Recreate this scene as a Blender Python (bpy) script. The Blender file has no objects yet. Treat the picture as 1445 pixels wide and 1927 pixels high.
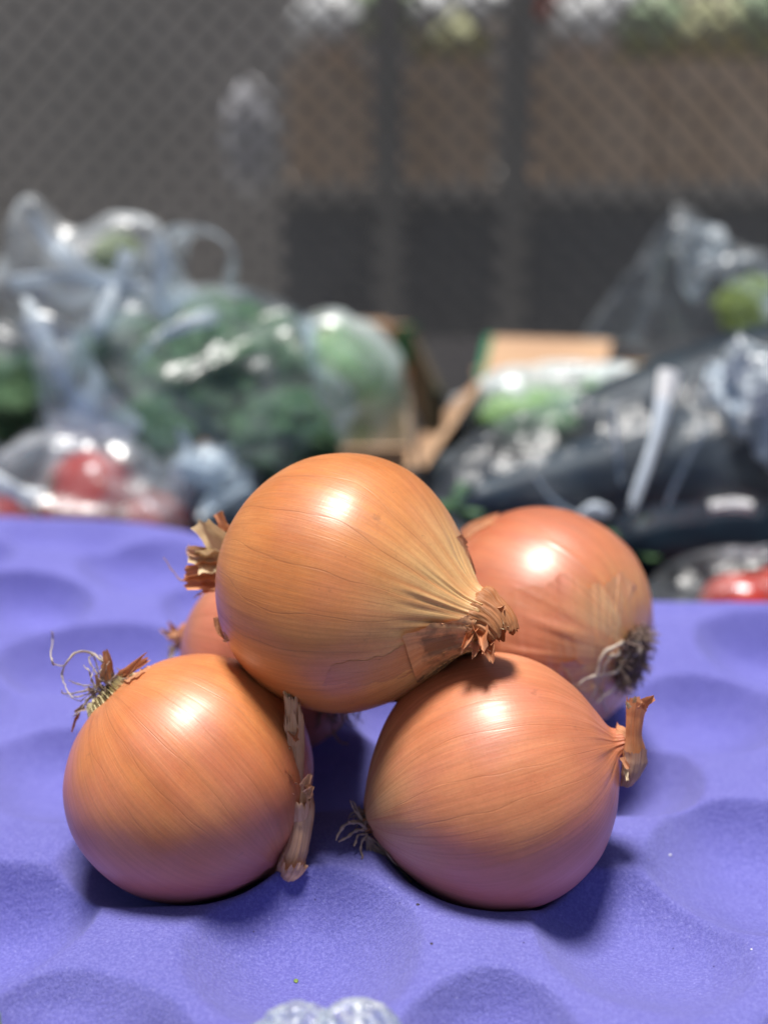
import bpy, math, random
import numpy as np
from mathutils import Vector, Matrix
from mathutils.bvhtree import BVHTree

random.seed(7); rng = np.random.default_rng(7)
scene = bpy.context.scene
C = scene.collection
U = 0.01                      # everything is modelled in centimetres and scaled to metres at the end

# ------------------------------------------------------------------ camera, world, sun, exposure
CAMH = 24.0                   # cm above the tray's ridges
PITCH = math.radians(20.0)
FPX = 2326.0                  # focal length in photo pixels (photo 1445 x 1927)
cam_d = bpy.data.cameras.new('camera'); cam = bpy.data.objects.new('camera', cam_d); C.objects.link(cam)
cam.location = (0, 0, CAMH * U)
cam.rotation_euler = (math.radians(90) - PITCH, 0, 0)
cam_d.sensor_fit = 'VERTICAL'; cam_d.sensor_height = 24.0
cam_d.lens = 12.0 / ((1927 / 2) / FPX)
cam_d.clip_start = 0.01; cam_d.clip_end = 200
cam_d.dof.use_dof = True
cam_d.dof.focus_distance = 0.365
cam_d.dof.aperture_fstop = 3.1
scene.camera = cam

SUN = Vector((-0.04, 0.03, 1.0)).normalized()
world = bpy.data.worlds.new("World"); scene.world = world; world.use_nodes = True
wn = world.node_tree; wn.nodes.clear()
sky = wn.nodes.new('ShaderNodeTexSky'); sky.sky_type = 'NISHITA'; sky.sun_disc = False
sky.sun_elevation = math.asin(SUN.z); sky.sun_rotation = math.atan2(SUN.x, SUN.y)
sky.air_density = 1.0; sky.dust_density = 2.5; sky.ozone_density = 1.0
bg = wn.nodes.new('ShaderNodeBackground'); bg.inputs['Strength'].default_value = 0.05
wo = wn.nodes.new('ShaderNodeOutputWorld')
wn.links.new(sky.outputs[0], bg.inputs[0]); wn.links.new(bg.outputs[0], wo.inputs[0])

sd = bpy.data.lights.new('sun', 'SUN'); so = bpy.data.objects.new('sun', sd); C.objects.link(so)
sd.energy = 5.0; sd.angle = math.radians(15.0); sd.color = (1.0, 0.95, 0.88)
so.rotation_euler = SUN.to_track_quat('Z', 'Y').to_euler(); so.location = (0, 0, 3)

scene.view_settings.view_transform = 'Standard'
scene.view_settings.look = 'None'
scene.view_settings.exposure = 0.30
scene.view_settings.gamma = 1.0
scene.cycles.max_bounces = 10
scene.cycles.transparent_max_bounces = 24

# ------------------------------------------------------------------ geometry helpers (cm)
FW = np.array([0, math.cos(PITCH), -math.sin(PITCH)])
UP = np.array([0, math.sin(PITCH), math.cos(PITCH)])
RT = np.array([1.0, 0, 0])
CAM = np.array([0, 0, CAMH])

def ray(px, py):
    return FW + RT * (px - 722.5) / FPX - UP * (py - 963.5) / FPX
def PF(px, py, zf):                      # point at a depth along the view
    return CAM + ray(px, py) * zf
def WY(px, py, Y):                       # point on the vertical plane y = Y
    r = ray(px, py); return CAM + r * (Y / r[1])
def cdir(x, y, z):                       # camera axes (right, up, toward camera) -> world
    v = RT * x + UP * y - FW * z
    return v / np.linalg.norm(v)
def unit(v):
    v = np.asarray(v, float); return v / (np.linalg.norm(v) + 1e-12)

def _hash(ix, iy, iz, seed):
    h = (ix.astype(np.int64) * 374761393 + iy.astype(np.int64) * 668265263 + iz.astype(np.int64) * 2147483647 + seed * 1274126177) & 0xffffffff
    h = ((h ^ (h >> 13)) * 1274126177) & 0xffffffff
    h = ((h ^ (h >> 16)) * 2246822519) & 0xffffffff
    return ((h ^ (h >> 15)) & 0xffffff) / float(0xffffff) * 2 - 1
def vnoise(x, y, z, seed=0):
    x, y, z = np.broadcast_arrays(np.asarray(x, float), np.asarray(y, float), np.asarray(z, float))
    ix, iy, iz = np.floor(x), np.floor(y), np.floor(z)
    fx, fy, fz = x - ix, y - iy, z - iz
    fx, fy, fz = [f * f * f * (f * (f * 6 - 15) + 10) for f in (fx, fy, fz)]
    r = 0
    for dx in (0, 1):
        for dy in (0, 1):
            for dz in (0, 1):
                w = (fx if dx else 1 - fx) * (fy if dy else 1 - fy) * (fz if dz else 1 - fz)
                r = r + w * _hash(ix + dx, iy + dy, iz + dz, seed)
    return r
def fbm(x, y, z, seed=0, octv=3):
    r, a = 0, 1.0
    for o in range(octv):
        r = r + a * vnoise(x * 2 ** o, y * 2 ** o, z * 2 ** o, seed + o * 17); a *= .5
    return r
def sstep(a, b, x):
    t = np.clip((x - a) / (b - a), 0, 1); return t * t * (3 - 2 * t)

def spline(pts, n):
    pts = np.asarray(pts, float)
    if len(pts) == 2:
        t = np.linspace(0, 1, n)[:, None]; return pts[0] * (1 - t) + pts[1] * t
    P = np.vstack([2 * pts[0] - pts[1], pts, 2 * pts[-1] - pts[-2]])
    out = []
    for u in np.linspace(0, len(pts) - 1 - 1e-9, n):
        i = int(u); t = u - i
        p0, p1, p2, p3 = P[i], P[i + 1], P[i + 2], P[i + 3]
        out.append(.5 * ((2 * p1) + (-p0 + p2) * t + (2 * p0 - 5 * p1 + 4 * p2 - p3) * t * t + (-p0 + 3 * p1 - 3 * p2 + p3) * t ** 3))
    return np.array(out)

def grid_faces(n, m, wrap=False):        # n rows, m columns
    f = []
    mm = m if wrap else m - 1
    for i in range(n - 1):
        for j in range(mm):
            k = (j + 1) % m
            f.append((i * m + j, i * m + k, (i + 1) * m + k, (i + 1) * m + j))
    return f

def make_mesh(name, V, F, uv=None, smooth=True):
    me = bpy.data.meshes.new(name)
    V = np.asarray(V, float)
    me.from_pydata(V.tolist(), [], F)
    if uv is not None:
        lay = me.uv_layers.new(name='UVMap')
        li = np.empty(len(me.loops), dtype=np.int32); me.loops.foreach_get('vertex_index', li)
        lay.data.foreach_set('uv', np.asarray(uv, float)[li].ravel())
    if smooth:
        me.polygons.foreach_set('use_smooth', [True] * len(me.polygons))
    me.update()
    return me

class Buf:                                # collects pieces into one mesh
    def __init__(s): s.V = []; s.F = []; s.uv = []; s.n = 0
    def add(s, V, F, uv=None):
        V = np.asarray(V, float)
        s.F += [tuple(i + s.n for i in f) for f in F]
        s.V.append(V); s.uv.append(uv if uv is not None else np.zeros((len(V), 2))); s.n += len(V)
    def data(s): return np.vstack(s.V), s.F, np.vstack(s.uv)

TOP = []
def tag(o, label=None, cat=None, group=None, kind=None):
    if label: o['label'] = label
    if cat: o['category'] = cat
    if group: o['group'] = group
    if kind: o['kind'] = kind
    return o
def empty(name, loc, label, cat, group=None):
    o = bpy.data.objects.new(name, None); C.objects.link(o)
    o.empty_display_size = 1; o.location = loc; TOP.append(o)
    return tag(o, label, cat, group)
def part(parent, name, V, F, mat, uv=None, M=None, kind=None, label=None, smooth=True):
    """V in world cm; M = the object's own world matrix (cm). Parent is a thing (empty) or a part."""
    if M is None: M = Matrix.Translation(parent['_w'] if '_w' in parent else parent.location)
    Mi = np.array(M.inverted())
    V = np.asarray(V, float)
    Vl = V @ Mi[:3, :3].T + Mi[:3, 3]
    me = make_mesh(name, Vl, F, uv, smooth); me.materials.append(mat)
    o = bpy.data.objects.new(name, me); C.objects.link(o)
    if parent is not None:
        o.parent = parent
        o.matrix_local = WM(parent).inverted() @ M
    else:
        o.matrix_local = M; TOP.append(o)
    _wm[o.name] = M.copy()
    if kind: o['kind'] = kind
    if label: o['label'] = label
    return o
_wm = {}
def WM(o):
    return _wm[o.name] if o.name in _wm else Matrix.Translation(o.location)
def solo(name, V, F, mat, label=None, cat=None, group=None, kind=None, uv=None, base=None, smooth=True):
    V = np.asarray(V, float)
    if base is None: base = np.array([V[:, 0].mean(), V[:, 1].mean(), V[:, 2].min()])
    M = Matrix.Translation(Vector(base))
    o = part(None, name, V, F, mat, uv, M, smooth=smooth)
    return tag(o, label, cat, group, kind)

def box_geo(x0, x1, y0, y1, z0, z1):
    V = [(x, y, z) for z in (z0, z1) for y in (y0, y1) for x in (x0, x1)]
    F = [(0, 2, 3, 1), (4, 5, 7, 6), (0, 1, 5, 4), (2, 6, 7, 3), (0, 4, 6, 2), (1, 3, 7, 5)]
    return np.array(V, float), F

def frames(path):
    T = np.gradient(path, axis=0); T /= np.linalg.norm(T, axis=1)[:, None] + 1e-12
    n = np.cross(T[0], [0.3, -1, 0.2]); n = unit(n); N = []
    for t in T:
        n = unit(n - t * np.dot(n, t)); N.append(n)
    N = np.array(N); return T, N, np.cross(T, N)

def tube(pts, radii, seg=6, n=24, cap=True):
    path = spline(pts, n); r = np.interp(np.linspace(0, 1, n), np.linspace(0, 1, len(radii)), radii)
    T, N, B = frames(path)
    a = np.linspace(0, 2 * np.pi, seg, endpoint=False)
    V = path[:, None, :] + r[:, None, None] * (np.cos(a)[None, :, None] * N[:, None] + np.sin(a)[None, :, None] * B[:, None])
    V = V.reshape(-1, 3); F = grid_faces(n, seg, True)
    L = np.linspace(0, 1, n)
    uv = np.stack([np.tile(a / (2 * np.pi), n), np.repeat(L, seg)], 1)
    if cap:
        F.append(tuple(range(seg))[::-1]); F.append(tuple(range((n - 1) * seg, n * seg)))
    return V, F, uv

def pleat_tube(pts, radii, flat=1.0, pleats=14, amp=.12, jag=.12, seed=0, seg=64, n=46, twist=0.0, jag0=0.0):
    """papery hollow stem: radii along the path, longitudinal pleats, ragged open end"""
    pts = np.asarray(pts, float)
    path0 = spline(pts, 200)
    d = np.r_[0, np.cumsum(np.linalg.norm(np.diff(path0, axis=0), axis=1))]; L = d[-1]; d /= L
    T, N, B = frames(path0)
    a = np.linspace(0, 2 * np.pi, seg, endpoint=False)
    ca, sa = np.cos(a), np.sin(a)
    end = 1 - jag * (.5 + .5 * vnoise(ca * 3, sa * 3, seed * 1.3, seed)) - jag * .7 * np.abs(vnoise(ca * 9, sa * 9, seed, seed + 3))
    st = jag0 * (.5 + .5 * vnoise(ca * 3, sa * 3, seed * 2.3, seed + 9))
    V = np.zeros((n, seg, 3)); uv = np.zeros((n, seg, 2))
    for i in range(n):
        s = st + (end - st) * (i / (n - 1))
        for k, F3 in enumerate((0, 1, 2)):
            pass
        P = np.stack([np.interp(s, d, path0[:, c]) for c in range(3)], 1)
        Nn = np.stack([np.interp(s, d, N[:, c]) for c in range(3)], 1)
        Bn = np.stack([np.interp(s, d, B[:, c]) for c in range(3)], 1)
        r = np.interp(s, np.linspace(0, 1, len(radii)), radii)
        tw = twist * s
        a2 = a + tw
        w = vnoise(np.cos(a2) * pleats / 4, np.sin(a2) * pleats / 4, s * 1.6, seed) + .5 * vnoise(np.cos(a2) * pleats / 1.5, np.sin(a2) * pleats / 1.5, s * 2.5, seed + 5)
        rr = r * (1 + amp * w * 1.6 + .10 * vnoise(ca, sa, s * 5, seed + 7))
        V[i] = P + Nn * (rr * ca)[:, None] + Bn * (rr * sa * flat)[:, None]
        uv[i, :, 0] = a / (2 * np.pi); uv[i, :, 1] = s * L / 4
    return V.reshape(-1, 3), grid_faces(n, seg, True), uv.reshape(-1, 2)

def shred(p0, d, L, w, bend=(0, 0, 0), seed=0, n=14, m=7, side=None, curl=.5, tip=.35):
    """thin strip of dry skin"""
    p0 = np.asarray(p0, float); d = unit(d); bend = np.asarray(bend, float)
    if side is None: side = np.cross(d, FW)
    side = unit(side - d * np.dot(side, d)); nn = np.cross(d, side)
    V = np.zeros((n, m, 3)); uv = np.zeros((n, m, 2))
    c = np.linspace(-1, 1, m)
    for i in range(n):
        t = i / (n - 1)
        ww = w * (1 - (1 - tip) * t ** 1.6) * (1 + .25 * vnoise(t * 5, seed, 0, seed))
        cen = p0 + d * L * t + bend * L * t * t
        ext = L * .14 * vnoise(c * 2.3 + seed, seed, 3., seed + 1) * t
        V[i] = cen + side * (c * ww / 2)[:, None] + d * ext[:, None] + nn * ((c * c) * w * curl * .5 * (1 + t) + w * .12 * vnoise(c * 2, t * 3, seed, seed + 2))[:, None]
        uv[i, :, 0] = c * .12; uv[i, :, 1] = t * L / 4
    return V.reshape(-1, 3), grid_faces(n, m), uv.reshape(-1, 2)

# ------------------------------------------------------------------ material helpers
def new_mat(name):
    m = bpy.data.materials.new(name); m.use_nodes = True
    nt = m.node_tree; nt.nodes.clear()
    out = nt.nodes.new('ShaderNodeOutputMaterial'); return m, nt, out
class NT:
    def __init__(s, nt): s.nt = nt
    def n(s, typ, **kw):
        x = s.nt.nodes.new(typ)
        for k, v in kw.items(): setattr(x, k, v)
        return x
    def set(s, sock, v):
        if isinstance(v, bpy.types.NodeSocket): s.nt.links.new(v, sock)
        elif v is not None: sock.default_value = v
    def math(s, op, a, b=None, c=None, clamp=False):
        x = s.n('ShaderNodeMath', operation=op, use_clamp=clamp)
        s.set(x.inputs[0], a)
        if b is not None: s.set(x.inputs[1], b)
        if c is not None: s.set(x.inputs[2], c)
        return x.outputs[0]
    def mix(s, fac, a, b, mode='MIX'):
        x = s.n('ShaderNodeMix', data_type='RGBA', blend_type=mode)
        s.set(x.inputs['Factor'], fac)
        s.set(x.inputs[6], a if isinstance(a, bpy.types.NodeSocket) else (*a, 1))
        s.set(x.inputs[7], b if isinstance(b, bpy.types.NodeSocket) else (*b, 1))
        return x.outputs[2]
    def noise(s, vec, scale=1, detail=3, rough=.55, dist=0):
        x = s.n('ShaderNodeTexNoise'); s.set(x.inputs['Vector'], vec)
        x.inputs['Scale'].default_value = scale; x.inputs['Detail'].default_value = detail
        x.inputs['Roughness'].default_value = rough; x.inputs['Distortion'].default_value = dist
        return x.outputs[0]
    def ss(s, v, lo, hi, a=0., b=1.):
        x = s.n('ShaderNodeMapRange', interpolation_type='SMOOTHSTEP')
        s.set(x.inputs[0], v); x.inputs[1].default_value = lo; x.inputs[2].default_value = hi
        x.inputs[3].default_value = a; x.inputs[4].default_value = b
        return x.outputs[0]
    def comb(s, x, y, z):
        c = s.n('ShaderNodeCombineXYZ'); s.set(c.inputs[0], x); s.set(c.inputs[1], y); s.set(c.inputs[2], z); return c.outputs[0]
    def scale(s, v, sc):
        m = s.n('ShaderNodeMapping'); s.set(m.inputs[0], v); m.inputs['Scale'].default_value = sc; return m.outputs[0]
    def bump(s, h, dist, strength=1.0, nrm=None):
        b = s.n('ShaderNodeBump'); b.inputs['Distance'].default_value = dist; b.inputs['Strength'].default_value = strength
        s.set(b.inputs['Height'], h)
        if nrm is not None: s.set(b.inputs['Normal'], nrm)
        return b.outputs[0]
    def bsdf(s, out, col, rough=.5, spec=.5, nrm=None, sss=0, sss_r=(1, .4, .2), sss_s=.003, coat=0, coat_r=.2, trans=0):
        p = s.n('ShaderNodeBsdfPrincipled')
        s.set(p.inputs['Base Color'], col if isinstance(col, bpy.types.NodeSocket) else (*col, 1))
        s.set(p.inputs['Roughness'], rough); p.inputs['Specular IOR Level'].default_value = spec
        if nrm is not None: s.set(p.inputs['Normal'], nrm)
        if sss:
            p.inputs['Subsurface Weight'].default_value = sss; p.inputs['Subsurface Radius'].default_value = sss_r
            p.inputs['Subsurface Scale'].default_value = sss_s
        p.inputs['Coat Weight'].default_value = coat; p.inputs['Coat Roughness'].default_value = coat_r
        if trans: p.inputs['Transmission Weight'].default_value = trans
        if out is not None: s.nt.links.new(p.outputs[0], out.inputs[0])
        return p
    def obj(s):
        return s.n('ShaderNodeTexCoord').outputs['Object']
    def uv(s):
        return s.n('ShaderNodeTexCoord').outputs['UV']

def skin_mat(name, colA, colB, neck, root, seed, rough=.34, nveins=22, vein_col=(.30, .09, .025), vein=.55, pink=(.58, .18, .19), pinkw=.35, neck_z=(1.6, 3.6), root_z=(-3.9, -2.6), bruise=0., rosy=None, spec=.7, coat=.25, coat_r=.30):  # rosy: direction of the painted tray bounce, over some real blush
    m, nt, out = new_mat(name); k = NT(nt)
    co = k.obj(); sep = k.n('ShaderNodeSeparateXYZ'); k.set(sep.inputs[0], co)
    x, y, z = sep.outputs
    rad = k.math('SQRT', k.math('ADD', k.math('MULTIPLY', x, x), k.math('ADD', k.math('MULTIPLY', y, y), 1e-4)))
    ux, uy = k.math('DIVIDE', x, rad), k.math('DIVIDE', y, rad)
    th = k.math('ARCTAN2', y, x)
    lowW = k.noise(k.comb(x, y, k.math('ADD', z, seed * 7.3)), .22, 2)
    # streaks that run from root to neck
    s1 = k.noise(k.comb(k.math('MULTIPLY', ux, 5.0), k.math('MULTIPLY', uy, 5.0), k.math('MULTIPLY_ADD', z, .11, seed)), 1.6, 4, .6)
    s2 = k.noise(k.comb(k.math('MULTIPLY', ux, 22.0), k.math('MULTIPLY', uy, 22.0), k.math('MULTIPLY_ADD', z, .22, seed)), 1.5, 4, .65)
    s3 = k.noise(k.comb(k.math('MULTIPLY', ux, 70.0), k.math('MULTIPLY', uy, 70.0), k.math('MULTIPLY_ADD', z, .9, seed)), 1.4, 2, .6)
    cross = k.noise(k.comb(k.math('MULTIPLY', ux, 6.0), k.math('MULTIPLY', uy, 6.0), k.math('MULTIPLY', z, 9.0)), 1.5, 3, .6)
    # veins
    wob = k.math('MULTIPLY', k.math('SUBTRACT', k.noise(k.comb(ux, uy, k.math('MULTIPLY_ADD', z, .22, seed * 3.1)), 1.0, 2), .5), 1.6)
    w = k.math('ADD', k.math('MULTIPLY', th, nveins / (2 * math.pi)), wob)
    vo = k.n('ShaderNodeTexVoronoi', voronoi_dimensions='1D', feature='DISTANCE_TO_EDGE'); k.set(vo.inputs['W'], w); vo.inputs['Scale'].default_value = 1
    vline = k.ss(vo.outputs['Distance'], .002, .028, 1, 0)
    vsoft = k.ss(vo.outputs['Distance'], 0, .32, 1, 0)
    vmask = k.ss(k.noise(k.comb(k.math('MULTIPLY', ux, 3.0), k.math('MULTIPLY', uy, 3.0), k.math('MULTIPLY_ADD', z, .5, seed * 2.)), 1.3, 2), .38, .62)
    vfac = k.math('MULTIPLY', k.math('MULTIPLY', vline, vmask), vein * .62)
    col = k.mix(k.ss(k.math('ADD', k.math('MULTIPLY', lowW, .65), k.math('MULTIPLY', s1, .35)), .36, .62), colA, colB)
    col = k.mix(k.math('MULTIPLY', k.ss(k.noise(k.comb(x, k.math('ADD', y, seed * 3.7), z), .3, 2), .45, .68), pinkw), col, pink)
    col = k.mix(k.math('MULTIPLY', k.ss(z, neck_z[0], neck_z[1]), k.ss(s1, .25, .6, .35, .95)), col, neck)
    col = k.mix(k.math('MULTIPLY', k.ss(z, root_z[0], root_z[1], 1, 0), k.ss(s1, .3, .65, .3, .9)), col, root)
    col = k.mix(k.math('MULTIPLY', vsoft, .22), col, k.mix(.5, col, vein_col))
    col = k.mix(k.ss(s2, .35, .75, .0, .32), col, vein_col, 'MIX')
    col = k.mix(vfac, col, vein_col)
    col = k.mix(k.ss(s3, .35, .8, 0, .10), col, (.85, .5, .25), 'MIX')
    # small bruises and specks
    br = k.noise(co, 1.3, 5, .7)
    col = k.mix(k.ss(br, .64, .76, 0, .35), col, (.16, .07, .035))
    if bruise:
        col = k.mix(k.ss(k.noise(co, .8, 4, .6), .46, .60, 0, bruise), col, (.045, .035, .025))
    sp = k.n('ShaderNodeTexVoronoi'); k.set(sp.inputs['Vector'], co); sp.inputs['Scale'].default_value = 1.1
    col = k.mix(k.ss(sp.outputs['Distance'], .015, .03, .6, 0), col, (.08, .04, .02))
    col = k.mix(k.ss(k.noise(co, .75, 5, .7), .42, .66, 0, .30), col, k.mix(.45, col, vein_col))
    col = k.mix(k.ss(k.noise(co, 9, 4, .75), .40, .72, 0, .16), col, (.30, .11, .04))
    if rosy:  # underside pink, mostly tray bounce put into the skin colour
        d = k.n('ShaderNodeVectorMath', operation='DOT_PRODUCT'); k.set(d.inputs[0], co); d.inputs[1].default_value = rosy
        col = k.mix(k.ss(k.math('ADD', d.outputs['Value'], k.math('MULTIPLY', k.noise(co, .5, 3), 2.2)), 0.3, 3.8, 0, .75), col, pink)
    h = k.math('ADD', k.math('ADD', k.math('MULTIPLY', s2, .7), k.math('MULTIPLY', s3, .35)), k.math('ADD', k.math('MULTIPLY', vline, -.25), k.math('MULTIPLY', cross, .22)))
    nrm = k.bump(h, .00017, .75)
    rr = k.math('ADD', k.ss(s2, .3, .7, rough - .05, rough + .09), k.math('MULTIPLY', k.noise(co, 2.2, 3), .06))
    k.bsdf(out, col, rr, spec, nrm, sss=.22, sss_r=(1, .42, .18), sss_s=.004, coat=coat, coat_r=coat_r)
    return m

def paper_mat(name, colA, colB, dark=(.12, .05, .03), rough=.55, fib=26, spec=.35, trans=.25):
    m, nt, out = new_mat(name); k = NT(nt)
    uv = k.uv(); co = k.obj()
    f1 = k.noise(k.scale(uv, (fib, 1.6, 1)), 1, 4, .65)
    f2 = k.noise(k.scale(uv, (fib * 4, 3.0, 1)), 1, 3, .6)
    big = k.noise(co, .9, 3)
    col = k.mix(k.ss(big, .35, .65), colA, colB)
    col = k.mix(k.ss(f1, .4, .75, 0, .55), col, dark)
    col = k.mix(k.ss(f2, .4, .8, 0, .3), col, (.8, .62, .42))
    nrm = k.bump(k.math('ADD', f1, k.math('MULTIPLY', f2, .5)), .0004, .9)
    p = k.bsdf(None, col, rough, spec, nrm)
    tr = k.n('ShaderNodeBsdfTranslucent'); k.set(tr.inputs[0], col); k.set(tr.inputs['Normal'], nrm)
    mx = k.n('ShaderNodeMixShader'); mx.inputs[0].default_value = trans
    nt.links.new(p.outputs[0], mx.inputs[1]); nt.links.new(tr.outputs[0], mx.inputs[2]); nt.links.new(mx.outputs[0], out.inputs[0])
    return m

def simple_mat(name, c1, c2, scale=1., rough=.6, spec=.4, bump=.0003, detail=4, sss=0, coat=0, stretch=(1, 1, 1)):
    m, nt, out = new_mat(name); k = NT(nt)
    co = k.scale(k.obj(), stretch)
    n1 = k.noise(co, scale, detail, .6)
    col = k.mix(k.ss(n1, .35, .66), c1, c2)
    k.bsdf(out, col, rough, spec, k.bump(k.noise(co, scale * 5, 4, .6), bump, .8), sss=sss, coat=coat)
    return m

def film_mat(name, tint=(.9, .95, 1.0), haze=.12, gloss=.35, rough=.16, crease=.9, scale=.55):
    """thin clear plastic: see-through, shiny, slightly milky along the creases"""
    m, nt, out = new_mat(name); k = NT(nt)
    co = k.obj()
    w = k.noise(co, scale * 1.1, 2)
    warp = k.n('ShaderNodeVectorMath', operation='ADD'); k.set(warp.inputs[0], co)
    sc = k.n('ShaderNodeVectorMath', operation='SCALE')
    nz = k.n('ShaderNodeTexNoise'); k.set(nz.inputs['Vector'], co); nz.inputs['Scale'].default_value = scale * .8
    k.set(sc.inputs[0], nz.outputs['Color']); sc.inputs['Scale'].default_value = 3.0
    k.set(warp.inputs[1], sc.outputs[0])
    v = k.n('ShaderNodeTexVoronoi', feature='DISTANCE_TO_EDGE'); k.set(v.inputs['Vector'], warp.outputs[0]); v.inputs['Scale'].default_value = scale
    crease_m = k.ss(v.outputs['Distance'], 0, .16, 1, 0)
    n2 = k.noise(warp.outputs[0], scale * 2.5, 4, .65)
    h = k.math('ADD', k.math('MULTIPLY', k.ss(v.outputs['Distance'], 0, .5), -.6), n2)
    nrm = k.bump(h, .0035 * crease, .8)
    tr = k.n('ShaderNodeBsdfTransparent'); tr.inputs[0].default_value = (*tint, 1)
    gl = k.n('ShaderNodeBsdfGlossy'); gl.inputs['Roughness'].default_value = rough; k.set(gl.inputs['Normal'], nrm)
    gl.inputs['Color'].default_value = (.95, .97, 1, 1)
    df = k.n('ShaderNodeBsdfDiffuse'); df.inputs[0].default_value = (.75, .82, .88, 1); k.set(df.inputs['Normal'], nrm)
    tl = k.n('ShaderNodeBsdfTranslucent'); tl.inputs[0].default_value = (.75, .82, .88, 1); k.set(tl.inputs['Normal'], nrm)
    m0 = k.n('ShaderNodeMixShader'); m0.inputs[0].default_value = .4
    nt.links.new(df.outputs[0], m0.inputs[1]); nt.links.new(tl.outputs[0], m0.inputs[2])
    m1 = k.n('ShaderNodeMixShader'); k.set(m1.inputs[0], k.math('ADD', k.math('MULTIPLY', crease_m, haze * 1.4), k.ss(w, .35, .7, haze * .4, haze * 1.3)))
    nt.links.new(tr.outputs[0], m1.inputs[1]); nt.links.new(m0.outputs[0], m1.inputs[2])
    lw = k.n('ShaderNodeFresnel'); lw.inputs[0].default_value = 1.45
    m2 = k.n('ShaderNodeMixShader'); k.set(m2.inputs[0], k.math('MULTIPLY', k.math('MINIMUM', k.math('MULTIPLY', lw.outputs[0], 1.3), .30), gloss * 1.6, clamp=True))
    nt.links.new(m1.outputs[0], m2.inputs[1]); nt.links.new(gl.outputs[0], m2.inputs[2]); nt.links.new(m2.outputs[0], out.inputs[0])
    return m

# ================================================================== THE SETTING
def tray_mat():
    m, nt, out = new_mat('moulded_pulp'); k = NT(nt)
    co = k.obj()
    big = k.noise(co, .16, 3, .5); mid = k.noise(co, 1.1, 4, .6)
    fine = k.noise(co, 10, 5, .75); fib = k.noise(co, 17, 3, .8, 1.2)
    col = k.mix(k.ss(big, .3, .7), (.122, .122, .42), (.150, .150, .475))
    col = k.mix(k.ss(mid, .38, .7, 0, .32), col, (.135, .125, .44))
    col = k.mix(k.ss(fine, .42, .62, 0, .30), col, (.31, .31, .74))
    col = k.mix(k.ss(fib, .54, .66, 0, .6), col, (.11, .10, .42))
    col = k.mix(k.ss(k.noise(co, 13, 3, .8, .8), .60, .72, 0, .5), col, (.5, .5, .88))
    sp = k.n('ShaderNodeTexVoronoi'); k.set(sp.inputs['Vector'], co); sp.inputs['Scale'].default_value = 1.5
    pick = k.ss(k.n('ShaderNodeSeparateXYZ').outputs[0] if False else k.noise(sp.outputs['Position'], 9.1, 0), .52, .56)
    col = k.mix(k.math('MULTIPLY', k.ss(sp.outputs['Distance'], .035, .06, .8, 0), pick), col, (.05, .04, .14))
    # faint imprint of the drying mesh
    wv = k.n('ShaderNodeTexWave', wave_type='BANDS', bands_direction='Y'); k.set(wv.inputs['Vector'], co)
    wv.inputs['Scale'].default_value = 2.6; wv.inputs['Distortion'].default_value = 1.2; wv.inputs['Detail'].default_value = 2
    patch = k.ss(k.noise(co, .25, 2), .45, .62)
    h = k.math('ADD', k.math('MULTIPLY', fine, .9), k.math('ADD', k.math('MULTIPLY', fib, .55), k.math('MULTIPLY', k.math('MULTIPLY', wv.outputs[0], patch), .09)))
    nrm = k.bump(mid, .0012, .7); nrm = k.bump(h, .00055, .9, nrm)
    k.bsdf(out, col, .88, .18, nrm)
    p = nt.nodes['Principled BSDF']
    p.inputs['Sheen Weight'].default_value = .12; p.inputs['Sheen Roughness'].default_value = .4
    return m

SPH = []        # onion spheres pressed in the tray: (centre, R)
def cell_centres():
    c = []
    for i in range(-5, 6):
        for j in range(-2, 7):
            c.append((-7.4 + 10 * i, 24.4 + 9.6 * j)); c.append((-12.2 + 10 * i, 29.3 + 9.6 * j))
    return c
CELLS = cell_centres()
def tray_z(x, y):
    wx = x + .9 * fbm(x * .11, y * .11, 1.5, 3, 2); wy = y + .9 * fbm(x * .11, y * .11, 7.5, 4, 2)
    z = .45 * fbm(x * .09, y * .09, 0, 11, 2) + .10 * fbm(x * .35, y * .35, 0, 12, 2)
    b = np.zeros_like(x)
    for cx, cy in CELLS:
        jx, jy = .35 * math.sin(cx * 12.9 + cy * 3.1), .35 * math.sin(cx * 4.7 + cy * 9.3)
        oy = 0 if cy > 27 else .7
        d = np.sqrt(((wx - cx - jx) / 1.04) ** 2 + (wy - cy - jy - oy) ** 2)
        R = (3.45 + .25 * math.sin(cx * 1.7 + cy * 2.9)) * (1 if cy > 27 else .80); cs = 1 if cy > 27 else .6
        t = np.clip(1 - (d / R) ** 3.0, 0, None)
        q = np.clip((wy - cy - jy) / R, -1, 1)
        bowl = cs * (2.2 + .5 * math.sin(cx * 3.3 + cy)) * t * (.42 + .70 * (.5 + .5 * q) ** 1.2)
        bowl = np.where(t > 0, bowl - .2 * (1 - np.exp(-bowl / .2)), 0)
        b = np.maximum(b, bowl)
        b = b - 0
    z = z - b
    # low humps where four cells meet
    z = z - .22 * np.cos(np.pi * (wx + 7.4) / 5) * np.cos(np.pi * (wy - 24.4) / 4.85)
    # the onions sit in it
    for c, R in SPH:
        d2 = (x - c[0]) ** 2 + (y - c[1]) ** 2
        Rr = R + .05
        zz = np.where(d2 < Rr * Rr, c[2] - np.sqrt(np.clip(Rr * Rr - d2, 0, None)), 99.)
        kk = .18
        h = np.clip(.5 + .5 * (zz - z) / kk, 0, 1)
        z = np.minimum(z, zz * (1 - h) + z * h - kk * h * (1 - h))
    return z
def far_edge(x):
    return 53.8 + 10.6 * sstep(9, -17, x) + .35 * np.sin(x * .23) - .0
def near_edge(x):
    return 25.0 + 1.32 * sstep(-12.2, -10.2, x) * sstep(-4.4, -6.2, x) + .05 * np.sin(x * 1.3)

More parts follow.
